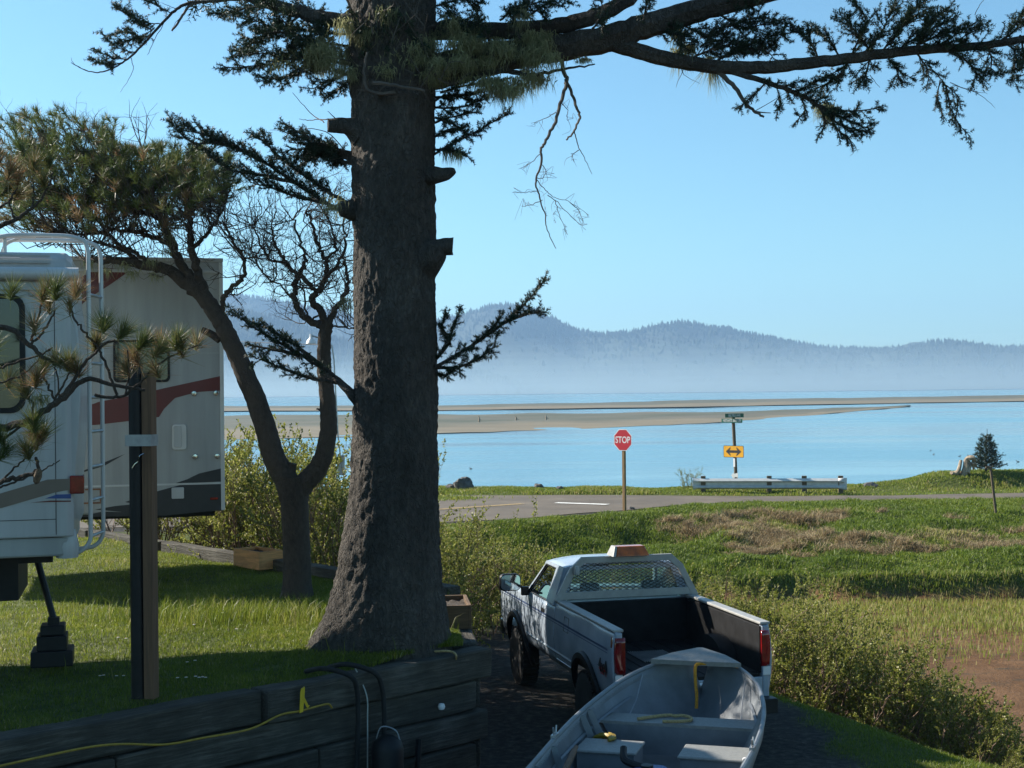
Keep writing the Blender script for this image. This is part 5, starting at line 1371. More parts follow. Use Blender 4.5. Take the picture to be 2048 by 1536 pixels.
limbs, dead, NE = MB(), MB(), Needles()
def limb(mb, pts, r0, r1, n=8, jag=0.0):
    q = path(pts, n)
    if jag: q[1:-1] += RNG.normal(0, jag, (len(q)-2, 3))
    mb.tube([tuple(p-org) for p in q], list(np.linspace(r0, r1, len(q))), 7 if r0 > .02 else 5)
    return q
def spray(q, s0=.1, step=.055, L0=.30, L1=.14, shoot=.10, up=.15, tint=.35, dens=230, droop=0.0, both=True, nlen=.021, second=True):
    """flat spruce foliage along a branch: side twigs with brush-like shoots"""
    s_ = along(q); T = s_[-1]
    s = s0*T; side = 1
    while s < T:
        p = at(q, s_, s); d = at(q, s_, min(T, s+.03)) - at(q, s_, max(0, s-.03)); d = d/np.linalg.norm(d)
        lat = np.cross(d, np.array([0, 0, 1.0])); lat = lat/max(np.linalg.norm(lat), 1e-6)
        L = (L0 + (L1-L0)*s/T)*RNG.uniform(.55, 1.2)
        v = lat*side*RNG.uniform(.3, 1) + d*RNG.uniform(.5, .95) + np.array([0, 0, RNG.normal(up, .35)]) 
        v = v/np.linalg.norm(v)
        mid = p + v*L*.5 + np.array([0, 0, -droop*L*.25]); e = p + v*L + np.array([0, 0, -droop*L])
        limbs.tube([tuple(p-org), tuple(mid-org), tuple(e-org)], [.006, .005, .003], 3, cap=False); nw = .0075 if nlen < .03 else .016; dens_ = dens*1.5; nlen_ = nlen*1.5
        vv = e-mid
        NE.brush(p + v*L*.12, mid-p, L*.42, nlen_, dens_*.8, nw, tint)
        NE.brush(mid, vv, L*.62, nlen_, dens_, nw, tint+.05)
        if second:
            for k in range(int(L/.036)):
                f = RNG.uniform(.2, .95); b = p + (e-p)*f
                w = v*.7 + np.cross(v, RNG.normal(size=3))*.7 + np.array([0, 0, -.15*droop]); w = w/np.linalg.norm(w)
                l = shoot*RNG.uniform(.5, 1.2)
                NE.brush(b, w, l, nlen_, dens_, nw, tint+RNG.normal(0, .1))
        side = -side if both else side
        s += step*.78*RNG.uniform(.6, 1.4)
    d = q[-1]-q[-2]; NE.brush(q[-1]-d*1.0, d, .09, nlen*1.3, dens, .006, tint)
LI = Needles()
def moss(p, n, L, spread):
    b = V3(p) + RNG.normal(0, 1, (n, 3))*np.array([spread, spread*.8, spread*.45])
    d = nrm(RNG.normal(0, .32, (n, 3)) + np.array([0, 0, -1]))
    LI.add(b, d, L*RNG.uniform(.4, 1.3, n), .0075, np.clip(RNG.normal(.5, .25, n), 0, 1))
    n2 = n//2
    LI.add(b[:n2], nrm(RNG.normal(size=(n2, 3))), .04*RNG.uniform(.5, 1.5, n2), .014, np.clip(RNG.normal(.6, .25, n2), 0, 1))
B = P13
# main limb to the right, forking
q = limb(limbs, [B(800, 165), B(870, 140), B(960, 118), B(1080, 100), B(1215, 75), B(1330, 40), B(1450, 5), B(1640, -45), B(1850, -100)], .17, .09, 8, .006)
q2 = limb(limbs, [B(1150, 92), B(1225, 88), B(1330, 117), B(1430, 132), B(1530, 134), B(1650, 122), B(1760, 108), B(1850, 98), B(1960, 92), B(2080, 70), B(2200, 40)], .088, .028, 8, .003)
q0 = limb(limbs, [B(840, 60), B(950, 62), B(1090, 55), B(1170, 38), B(1240, 8), B(1300, -40)], .09, .07, 8, .005)
q0 = limb(limbs, [B(800, 190), B(900, 165, -.1), B(1000, 142, -.2), B(1060, 150, -.2), B(1120, 140, -.2), B(1190, 128, -.2)], .045, .006, 8, .004)
q3 = limb(limbs, [B(1445, 138), B(1520, 160), B(1600, 190), B(1660, 225), B(1720, 250)], .033, .008, 7, .003)
spray(q3, .35, .04, .26, .16, .09, .2, .3)
for pts in ([B(1590, 185), B(1640, 160), B(1690, 135)], [B(1600, 192), B(1610, 220), B(1590, 245)], [B(1640, 212), B(1700, 222), B(1765, 215)], [B(1650, 220), B(1680, 250), B(1735, 262)], [B(1640, 215), B(1650, 245), B(1640, 268)], [B(1680, 240), B(1700, 262), B(1745, 248)], [B(1500, 158), B(1530, 165), B(1500, 195), B(1480, 215)]):
    qq = limb(limbs, pts, .012, .004, 6, .002); spray(qq, .15, .045, .17, .08, .07, .0, .3, droop=.3)
limb(dead, [B(1430, 137), B(1470, 175), B(1490, 205), B(1512, 224), B(1528, 234)], .026, .010, 6, .003)
limb(dead, [B(1505, 222), B(1525, 225), B(1542, 226)], .009, .004, 4)
limb(dead, [B(1510, 222), B(1540, 205), B(1580, 180)], .004, .002, 4)
# foliage masses along the right limb
for pts, tn in (([B(1400, 95), B(1440, 60), B(1490, 40), B(1530, 30)], .25), ([B(1330, 40), B(1400, 60), B(1460, 90), B(1540, 95)], .25), ([B(1380, 120), B(1430, 95), B(1490, 80), B(1560, 78)], .25),
                ([B(1420, 128), B(1470, 105), B(1520, 100), B(1555, 112)], .25), ([B(1300, 50), B(1340, 65), B(1360, 85), B(1372, 100)], .25), ([B(1450, 20), B(1480, 10), B(1510, -10)], .25), ([B(1440, 30), B(1490, 55), B(1545, 50)], .25),
                ([B(1640, 122), B(1620, 85), B(1590, 65), B(1570, 50)], .35), ([B(1680, 118), B(1660, 80), B(1630, 62)], .35), ([B(1700, 118), B(1720, 70), B(1730, 35), B(1715, 5)], .5), ([B(1720, 115), B(1760, 70), B(1780, 35), B(1800, 0)], .55),
                ([B(1760, 108), B(1800, 60), B(1840, 35)], .6), ([B(1790, 105), B(1850, 65), B(1900, 45)], .5), ([B(1820, 100), B(1880, 70), B(1960, 50)], .45), ([B(1850, 98), B(1900, 85), B(1950, 62)], .45), ([B(1740, 100), B(1700, 60), B(1690, 30)], .5),
                ([B(1830, 98), B(1860, 45), B(1900, 15)], .55), ([B(1780, 90), B(1820, 30), B(1850, 5)], .6),
                ([B(1700, 118), B(1680, 150), B(1650, 165)], .3), ([B(1740, 112), B(1735, 145), B(1720, 165)], .3), ([B(1770, 110), B(1790, 140), B(1800, 158)], .35), ([B(1830, 102), B(1850, 130), B(1860, 155)], .35),
                ([B(1880, 98), B(1920, 112), B(1950, 140), B(1960, 158)], .45), ([B(1930, 95), B(1975, 105), B(1990, 130), B(1980, 150)], .45), ([B(1990, 88), B(2020, 70), B(2050, 40)], .5), ([B(2010, 85), B(2030, 110), B(2025, 160)], .5), ([B(2020, 60), B(2060, 20)], .5), ([B(2040, 70), B(2050, 120), B(2045, 160)], .5), ([B(2080, 70), B(2100, 110), B(2090, 160)], .5)):
    qq = limb(limbs, [p + RNG.normal(0, .12)*np.array([0, 1, 0])*k/len(pts) for k, p in enumerate(pts)], .012, .004, 6, .003)
    spray(qq, .08, .036, .24, .13, .085, .1, tn)
for pts in ([B(1855, 130), B(1890, 170), B(1900, 215), B(1920, 250), B(1940, 275)], [B(1880, 160), B(1875, 195), B(1885, 225)], [B(1885, 165), B(1915, 195), B(1912, 235)], [B(1650, 240), B(1690, 270), B(1705, 290)], [B(1550, 165), B(1560, 200), B(1555, 225)]):
    qq = limb(limbs, pts, .007, .003, 6, .003); spray(qq, .2, .045, .13, .07, .07, -.1, .45, droop=.6)
for pts in ([B(1905, 170), B(1940, 180), B(1975, 188)], [B(1900, 165), B(1960, 190), B(1990, 216)], [B(1690, 270), B(1712, 295), B(1700, 312)], [B(1363, 128), B(1368, 150), B(1400, 167)], [B(1366, 140), B(1352, 175)], [B(1740, 150), B(1760, 175)], [B(1950, 30), B(1960, 10), B(1980, -20)]):
    limb(dead, pts, .004, .0015, 5, .003)
# dead hanging branches
h1 = limb(dead, [B(1118, 100), B(1128, 145), B(1133, 165), B(1123, 200), B(1108, 250), B(1090, 285), B(1082, 300), B(1082, 330), B(1072, 358), B(1078, 390), B(1090, 430), B(1094, 460), B(1112, 497)], .022, .003, 6, .004)
h2 = limb(dead, [B(1131, 158), B(1145, 190), B(1152, 215), B(1160, 232), B(1150, 260), B(1133, 280)], .017, .009, 6, .004)
h3 = limb(dead, [B(1149, 262), B(1155, 290), B(1168, 315), B(1184, 348)], .006, .002, 6, .003)
for pts in ([B(1112, 225), B(1088, 238), B(1062, 247)], [B(1082, 305), B(1060, 328), B(1037, 338)], [B(1072, 358), B(1090, 380), B(1110, 395), B(1140, 405), B(1178, 430)], [B(1085, 400), B(1060, 410), B(1043, 412)], [B(1075, 380), B(1055, 385), B(1024, 385)], [B(1095, 390), B(1120, 410), B(1150, 440), B(1172, 460)], [B(1122, 205), B(1135, 220), B(1134, 240), B(1148, 236)], [B(1072, 358), B(1085, 355), B(1092, 345), B(1088, 332)], [B(1110, 400), B(1118, 430), B(1135, 470)], [B(1140, 405), B(1160, 425), B(1165, 450)], [B(1085, 330), B(1095, 345)], [B(1158, 300), B(1145, 310), B(1148, 325)]):
    qq = limb(dead, pts, .0045, .0015, 6, .004)
    for f in RNG.uniform(.2, 1, 5):
        p = qq[int(f*(len(qq)-1))]; limb(dead, [p, p+RNG.normal(0, .04, 3), p+RNG.normal(0, .05, 3)+np.array([0, 0, -.06])], .002, .001, 3)
for x, y in ((1090, 412), (1107, 425), (1130, 448)): NE.brush(B(x, y), np.array([.15, 0, -1]), .10, .022, 260, .004, .98)
NE.brush(B(1166, 118, -.2), np.array([.2, 0, .3]), .07, .05, 500, .004, .93)
# left limbs
limb(limbs, [B(760, 60), B(700, 45), B(620, 30), B(540, 8), B(470, -15), B(400, -30)], .085, .035, 8, .005)
lf = limb(limbs, [B(545, -6), B(470, -2), B(420, 3), B(372, 8), B(335, 35), B(290, 85), B(255, 118), B(215, 141), B(178, 143), B(142, 125)], .022, .003, 8, .002)
for pts, tn in (([B(320, 48), B(280, 42), B(240, 20), B(228, 10)], .55), ([B(305, 62), B(280, 45), B(255, 30)], .6), ([B(290, 85), B(260, 65), B(222, 70)], .6), ([B(270, 105), B(235, 95), B(205, 70)], .55), ([B(255, 118), B(225, 115), B(190, 100)], .55), ([B(245, 125), B(215, 130), B(182, 122)], .5), ([B(345, 28), B(300, 5), B(250, -15)], .6), ([B(310, 55), B(280, 75), B(240, 85)], .55)):
    qq = limb(limbs, pts, .006, .003, 6, .002); spray(qq, .1, .03, .15, .07, .07, .05, tn)
for pts in ([B(390, 0), B(370, 25), B(352, 45), B(343, 60)], [B(262, 115), B(265, 145), B(240, 185)], [B(330, 40), B(300, 100), B(295, 110)], [B(178, 143), B(150, 130), B(143, 115)], [B(355, 20), B(335, 10), B(320, 5)]):
    limb(dead, pts, .008 if pts[0][0] < -3.2 and 0 else .004, .0015, 6, .003)
limb(dead, [B(400, 2), B(375, 15), B(360, 40), B(344, 62)], .016, .010, 6, .003)
NE.brush(B(420, 10), np.array([.1, 0, -1]), .15, .03, 300, .004, .95)
for pts, tn in (([B(720, 95), B(640, 92), B(570, 95), B(500, 88), B(455, 92)], .5), ([B(700, 130), B(620, 125), B(540, 145), B(465, 150)], .5), ([B(720, 70), B(600, 55), B(540, 65), B(500, 60)], .45), ([B(640, 92), B(580, 120), B(520, 130)], .5), ([B(620, 125), B(570, 160), B(545, 178)], .45), ([B(640, 90), B(590, 65), B(560, 40)], .45), ([B(700, 145), B(660, 165), B(625, 178)], .2), ([B(715, 150), B(680, 170), B(655, 185)], .2), ([B(690, 110), B(650, 140), B(600, 150)], .3), ([B(600, 30), B(560, 60), B(520, 70)], .4), ([B(560, 15), B(500, 30), B(450, 40)], .4), ([B(700, 20), B(660, 60), B(640, 80)], .35), ([B(660, 40), B(610, 10), B(570, -15)], .4), ([B(610, 30), B(640, 60), B(630, 110)], .4)):
    qq = limb(limbs, [p + np.array([0, RNG.normal(-.1, .12), 0])*k for k, p in enumerate(pts)], .014, .004, 6, .003); spray(qq, .12, .038, .22, .12, .08, .0, tn)
# dense dark whorl low on the left
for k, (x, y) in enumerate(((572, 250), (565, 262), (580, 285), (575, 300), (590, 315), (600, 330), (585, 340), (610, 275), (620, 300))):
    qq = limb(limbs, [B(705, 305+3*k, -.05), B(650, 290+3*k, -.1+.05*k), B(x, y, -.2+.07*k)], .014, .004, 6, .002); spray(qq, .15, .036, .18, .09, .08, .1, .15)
# feathery ascending branches
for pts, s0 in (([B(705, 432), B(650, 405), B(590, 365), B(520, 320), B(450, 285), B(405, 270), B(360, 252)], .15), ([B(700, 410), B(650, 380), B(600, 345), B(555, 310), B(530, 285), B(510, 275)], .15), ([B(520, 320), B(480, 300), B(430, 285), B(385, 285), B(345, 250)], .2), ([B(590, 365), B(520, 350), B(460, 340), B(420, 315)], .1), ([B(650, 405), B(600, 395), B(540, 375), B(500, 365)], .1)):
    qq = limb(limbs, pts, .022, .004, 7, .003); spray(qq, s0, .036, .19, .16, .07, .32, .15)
for pts in ([B(712, 800), B(665, 750), B(610, 715), B(550, 680), B(500, 650), B(462, 622)], [B(680, 765), B(620, 755), B(560, 735), B(510, 715)], [B(640, 730), B(590, 690), B(540, 660), B(505, 648)], [B(600, 710), B(550, 700), B(500, 690)]):
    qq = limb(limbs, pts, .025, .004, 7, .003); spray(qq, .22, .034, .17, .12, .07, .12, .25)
limb(limbs, [B(725, 815, -.1), B(700, 785, -.1), B(670, 755)], .06, .028, 6, .003)
# right side sprays
for pts, s0 in (([B(860, 740, -.1), B(910, 712, -.1), B(960, 680), B(1010, 645), B(1045, 612), B(1065, 590), B(1086, 566)], .1), ([B(1000, 650), B(1035, 635), B(1080, 622)], .1), ([B(860, 730), B(895, 690), B(905, 660), B(918, 628)], .1), ([B(870, 735), B(915, 735), B(960, 715), B(990, 690)], .1), ([B(862, 745), B(890, 750), B(905, 742)], .1), ([B(900, 690), B(885, 655), B(890, 630)], .2), ([B(960, 680), B(985, 655), B(1000, 635)], .1)):
    qq = limb(limbs, pts, .020, .004, 7, .002); spray(qq, s0, .034, .16, .12, .07, .1, .15)
for pts, tn in (([B(860, 315), B(900, 290), B(950, 265), B(985, 245), B(1015, 230)], .15), ([B(865, 300), B(905, 300), B(935, 312)], .15), ([B(860, 280), B(895, 260), B(930, 255)], .3), ([B(860, 250), B(900, 235), B(950, 225)], .55), ([B(860, 215), B(920, 215), B(965, 200)], .3), ([B(870, 195), B(930, 190), B(990, 175)], .3), ([B(880, 185), B(940, 170), B(1010, 160)], .3), ([B(870, 235), B(910, 250), B(935, 270)], .4), ([B(865, 205), B(900, 190), B(960, 210)], .25)):
    qq = limb(limbs, pts, .014, .004, 6, .002); spray(qq, .12, .036, .17, .09, .07, .05, tn)
for pts, tn in (([B(850, 40), B(900, 25), B(960, 10), B(1010, -10)], .3), ([B(980, 100), B(960, 60), B(950, 20), B(945, -20)], .3), ([B(1040, 95), B(1030, 60), B(1050, 20), B(1045, -15)], .3), ([B(860, 75), B(900, 60), B(960, 65)], .4), ([B(1060, 50), B(1100, 20), B(1140, 0)], .3), ([B(1000, 60), B(1040, 30), B(1090, 25)], .3), ([B(870, 20), B(880, -10), B(900, -30)], .3), ([B(1180, 80), B(1200, 40), B(1190, 5)], .3), ([B(1280, 60), B(1290, 20), B(1310, -10)], .3), ([B(700, 15), B(720, 60), B(735, 110)], .35), ([B(800, 20), B(820, 70), B(850, 110)], .35), ([B(760, 10), B(770, 60), B(780, 120)], .35)):
    qq = limb(limbs, [p+np.array([0, -.35, 0]) for p in pts], .012, .004, 6, .004); spray(qq, .1, .036, .22, .12, .085, .0, tn, droop=.3)
# thin dead twigs round the trunk and hanging lichen
for k in range(46):
    x, y = RNG.uniform(690, 885), RNG.uniform(0, 190)
    p = B(x, y, RNG.uniform(-.45, -.3)); e = p + RNG.normal(0, .22, 3)
    limb(dead, [p, (p+e)/2+RNG.normal(0, .04, 3), e], .005, .0015, 4)
for pts in ([B(790, 185, -.45), B(740, 182, -.5), B(728, 150, -.5), B(735, 105, -.5)], [B(745, 165, -.5), B(790, 172, -.5), B(850, 182, -.5)]): limb(dead, pts, .02, .012, 6, .004)
limb(dead, [B(775, 167, -.5), B(755, 185, -.5), B(735, 200, -.5), B(700, 200, -.5)], .005, .002, 6)
for pts in ([B(648, 245, -.2), B(620, 225), B(585, 185)], [B(655, 238, -.2), B(620, 240), B(598, 238)], [B(670, 236, -.25), B(655, 222, -.3)], [B(690, 300), B(640, 260), B(540, 260)]): limb(dead, pts, .006, .002, 6, .003)
def mosspt(n, x0, x1, y0, y1, m=60, L=.10, sp=.07, dy=-.45):
    sp = sp*.75; m = int(m*1.5)
    for k in range(int(n*1.3)): moss(B(RNG.uniform(x0, x1), RNG.uniform(y0, y1), RNG.uniform(dy, dy+.5)), m, L, sp)
mosspt(20, 620, 720, 80, 150); mosspt(16, 760, 880, 110, 160); mosspt(26, 800, 1090, 70, 165); mosspt(12, 860, 1010, 60, 130, 80, .12); mosspt(10, 960, 1070, 150, 185, 60, .16)
mosspt(10, 540, 690, 90, 130, 40); mosspt(10, 690, 850, 10, 70, 80, .18); mosspt(8, 900, 960, 30, 90); mosspt(6, 1020, 1110, 20, 120, 80, .2, .06); mosspt(3, 1350, 1380, 60, 110, 70, .25, .04, 0); mosspt(2, 1408, 1425, 115, 140, 60, .3, .03, 0); mosspt(4, 1640, 1670, 205, 240, 60, .15, .05, 0)
mosspt(3, 880, 940, 300, 318, 30, .14, .03, -.1); mosspt(2, 1155, 1172, 118, 128, 50, .04, .04, -.2); mosspt(3, 655, 690, 395, 430, 30, .1)
# crown above the frame, coarser, whorls of drooping boughs
for k in range(70):
    z = 9.2 + 15.0*(k/70)**1.1; a = k*2.4 + RNG.uniform(-.3, .3)
    Lb = float(np.interp(z, [9, 12, 24], [4.2, 4.0, .6]))*RNG.uniform(.75, 1.1)
    p = org + np.array([0, 0, z-LAWN_Z]); d = np.array([math.cos(a), math.sin(a), .05])
    e = p + d*Lb + np.array([0, 0, -.10*Lb]); m_ = p + d*Lb*.5 + np.array([0, 0, .10*Lb])
    qq = limb(limbs, [p, m_, e], .05*Lb/4+.01, .008, 6, .01)
    spray(qq, .15, .16, .55, .25, .2, -.1, .35, dens=42, droop=.5, nlen=.06, second=True)
limbs.build('limb', MAT['spruce_bark'], spr, smooth=True)
dead.build('dead_branch', MAT['dead_twig'], spr, smooth=True)
NE.build('foliage', MAT['spruce_needle'], spr, org)
LI.build('lichen', MAT['lichen'], spr, org)

# ------------------------------------------------------------------ forked shore pine
org = np.array(V3(PZ(595, 1182, LAWN_Z)))
pine = empty('pine_tree', tuple(org), 0, 'forked wind bent pine with flat needle crown left and bare twigs right', 'tree')
tr_, tw_, NP = MB(), MB(), Needles()
PY = org[1]
Q = lambda x, y, dy=0.0: V3(P(x, y, PY+dy))
SK = []                                                    # skeleton points for attaching twigs
def plimb(mb, pts, r0, r1, n=7, jag=.006, keep=True, sides=10):
    q = path(pts, n); q[1:-1] += RNG.normal(0, jag, (len(q)-2, 3))
    mb.tube([tuple(p-org) for p in q], list(np.linspace(r0, r1, len(q))), sides)
    if keep: SK.extend(list(q))
    return q
q = path([Q(594, 1195), Q(594, 1120), Q(591, 1050), Q(588, 990), Q(585, 955)], 7)
tr_.tube([tuple(p-org) for p in q], list(np.interp(np.linspace(0, 1, len(q)), [0, .12, .4, .8, 1], [.215, .175, .165, .175, .17])), 16)
plimb(tr_, [Q(586, 1005), Q(572, 960), Q(550, 920), Q(532, 860), Q(508, 790), Q(480, 725), Q(455, 670), Q(430, 625), Q(400, 585), Q(370, 560)], .15, .09, 8, .004, sides=14)
plimb(tr_, [Q(590, 1005), Q(608, 968), Q(635, 938), Q(652, 895), Q(657, 840), Q(653, 780), Q(648, 720), Q(650, 670), Q(655, 645)], .135, .072, 8, .004, sides=14)
for pts, r0, r1 in (([Q(578, 955), Q(582, 938), Q(584, 926)], .07, .06), ([Q(440, 680), Q(422, 668), Q(404, 660)], .05, .04), ([Q(505, 745), Q(504, 735), Q(505, 722)], .02, .015), ([Q(640, 820), Q(636, 818), Q(633, 818)], .012, .01)): plimb(tr_, pts, r0, r1, 4, .001, False)
up = []
for pts, r0, r1 in (([Q(400, 588), Q(340, 545), Q(280, 528), Q(220, 520), Q(170, 522, .2)], .085, .03), ([Q(420, 610), Q(400, 560), Q(385, 500), Q(378, 450), Q(372, 400), Q(350, 340)], .065, .022), ([Q(405, 585), Q(370, 540), Q(345, 490), Q(325, 440), Q(290, 390), Q(240, 350)], .07, .022),
                    ([Q(440, 640), Q(445, 600), Q(460, 580), Q(485, 555), Q(490, 520), Q(470, 490), Q(450, 450)], .035, .014), ([Q(385, 500), Q(410, 470), Q(440, 430), Q(455, 390)], .03, .012), ([Q(345, 490), Q(290, 470), Q(230, 460), Q(160, 470)], .035, .014), ([Q(300, 530), Q(260, 500), Q(200, 490), Q(130, 470)], .03, .012), ([Q(325, 440), Q(270, 420), Q(200, 400), Q(120, 390)], .03, .012), ([Q(240, 350), Q(190, 315), Q(130, 300), Q(60, 290)], .025, .010), ([Q(240, 350), Q(200, 330), Q(190, 300), Q(215, 300)], .02, .008), ([Q(280, 528), Q(240, 490), Q(190, 440), Q(150, 420)], .03, .01)):
    up.append(plimb(tr_, pts, r0, r1, 7, .012))
right = []
for pts, r0, r1 in (([Q(655, 655), Q(630, 645), Q(600, 625), Q(590, 600), Q(590, 570), Q(595, 548), Q(575, 530), Q(555, 500), Q(545, 470)], .05, .014), ([Q(655, 650), Q(640, 620), Q(624, 602), Q(640, 575), Q(655, 552), Q(650, 520), Q(635, 490), Q(625, 450), Q(610, 425)], .05, .014), ([Q(656, 645), Q(672, 620), Q(690, 590), Q(697, 560), Q(690, 520)], .042, .014), ([Q(655, 552), Q(675, 530), Q(690, 490), Q(685, 450)], .028, .01), ([Q(595, 550), Q(610, 520), Q(600, 480), Q(585, 440)], .026, .01), ([Q(597, 545), Q(630, 580), Q(625, 600)], .03, .02), ([Q(588, 600), Q(560, 570), Q(530, 550), Q(515, 530)], .012, .006), ([Q(640, 625), Q(620, 640), Q(608, 590), Q(600, 570)], .014, .01), ([Q(660, 655), Q(690, 655), Q(720, 660)], .014, .006), ([Q(575, 530), Q(540, 520), Q(520, 490), Q(510, 450)], .018, .008), ([Q(650, 520), Q(670, 500), Q(665, 460), Q(650, 420)], .018, .008)):
    right.append(plimb(tr_, pts, r0, r1, 6, .012))
def twig(p, d, L, r, lev, bias=(0, 0, .25), kink=.35):
    pts = [p]; dd = np.array(d, float)
    for k in range(4):
        dd = dd + RNG.normal(0, kink, 3) + np.array(bias)*.6; dd = dd/np.linalg.norm(dd); pts.append(pts[-1]+dd*L/4)
    tw_.tube([tuple(q-org) for q in pts], list(np.linspace(r, r*.4, 5)), 4 if r > .004 else 3, cap=False)
    if lev > 0:
        for k in range(RNG.integers(3, 6)):
            i = RNG.integers(1, 5); twig(pts[i], dd+RNG.normal(0, .8, 3), L*RNG.uniform(.45, .8), r*.55, lev-1, bias, kink)
for br in right:
    for k in range(8):
        p = br[RNG.integers(len(br)//3, len(br))]
        twig(p, RNG.normal(0, 1, 3)*np.array([.9, .6, .6])+np.array([0, 0, .5]), RNG.uniform(.3, .55), .008, 2)
for p in [b[-1] for b in right]: 
    for k in range(4): twig(p, RNG.normal(0, .7, 3)+np.array([0, 0, .5]), .45, .008, 2)
for br in up:
    for k in range(6):
        p = br[RNG.integers(len(br)//4, len(br))]
        twig(p, RNG.normal(0, 1, 3)*np.array([1, .7, .5])+np.array([-.3, 0, .3]), RNG.uniform(.3, .6), .009, 2)
for x, y in ((450, 460), (470, 430), (480, 480), (500, 500), (440, 500), (420, 450)):
    for k in range(3): twig(Q(x, y, RNG.normal(0, .3)), RNG.normal(0, .8, 3)+np.array([.2, 0, .3]), .42, .007, 2)
for k in range(5): twig(Q(285, 300), np.array([-.6+.25*k, 0, .9]), .42, .007, 1, (0, 0, .1), .15)
# flat needle crown: tufts tied back to the branches by thin twigs
SKA = np.array(SK)
def tuft(p, d, nl, n, tint, w, twl=.10):
    d = np.asarray(d, float)/np.linalg.norm(d)
    t = RNG.random(n)[:, None]; r = nrm(RNG.normal(size=(n, 3)))
    b = np.asarray(p) + d*twl*t
    dd = nrm(d*(.55+.5*t) + r*.75)
    return b, dd, nl*RNG.uniform(.7, 1.15, n), w, np.clip(tint+RNG.normal(0, .12, n), 0, 1)
blobs = [(85, 265, 90, 42, 45), (200, 300, 70, 40, 36), (150, 320, 120, 45, 65), (250, 345, 95, 50, 80), (330, 345, 90, 48, 85), (400, 345, 65, 45, 60), (430, 380, 45, 30, 26), (300, 395, 120, 36, 70), (120, 380, 120, 45, 60), (60, 330, 60, 45, 40), (180, 410, 110, 38, 45), (80, 430, 90, 36, 40), (150, 455, 80, 18, 16), (280, 440, 70, 26, 18), (25, 400, 50, 60, 36), (210, 260, 40, 16, 6), (360, 420, 70, 22, 20)]
for bx_, by_, rx_, ry_, cnt in blobs:
    cnt = int(cnt*1.65)
    for k in range(cnt):
        a = RNG.uniform(0, 2*math.pi); rr = math.sqrt(RNG.random())
        x, y = bx_+rx_*rr*math.cos(a), by_+ry_*rr*math.sin(a)
        p = Q(x, y, RNG.normal(0, .75))
        d = np.array([(x-270)/300+RNG.normal(0, .35), RNG.normal(0, .5), .75+RNG.normal(0, .25)])
        brown = RNG.random() < (.07 + .5*max(0, (y-370)/100))
        tn = RNG.uniform(.72, 1.0) if brown else RNG.uniform(.05, .62)
        NP.add(*tuft(p, d, .115, 58, tn, .0072))
        j = np.argmin(np.linalg.norm(SKA - p + np.array([0, 0, .25]), axis=1) + RNG.random(len(SKA))*.25); s = SKA[j]
        mid = s*.4 + p*.6 + np.array([0, 0, -.12]) + RNG.normal(0, .05, 3)
        tw_.tube([tuple(s-org), tuple(mid-org), tuple(p-org)], [.008, .006, .003], 3, cap=False)
LP = Needles(); LI = LP
for x, y in ((210, 540), (265, 545), (310, 550), (340, 470), (335, 500), (300, 520), (180, 525), (350, 450), (250, 530), (335, 480), (690, 610), (690, 600)):
    moss(Q(x, y, -.15), 55, .13, .045)
LP.build('lichen', MAT['lichen'], pine, org)
tr_.build('trunk', MAT['pine_bark'], pine, smooth=True)
tw_.build('branch', MAT['twig'], pine, smooth=True)
NP.build('foliage', MAT['pine_needle'], pine, org)

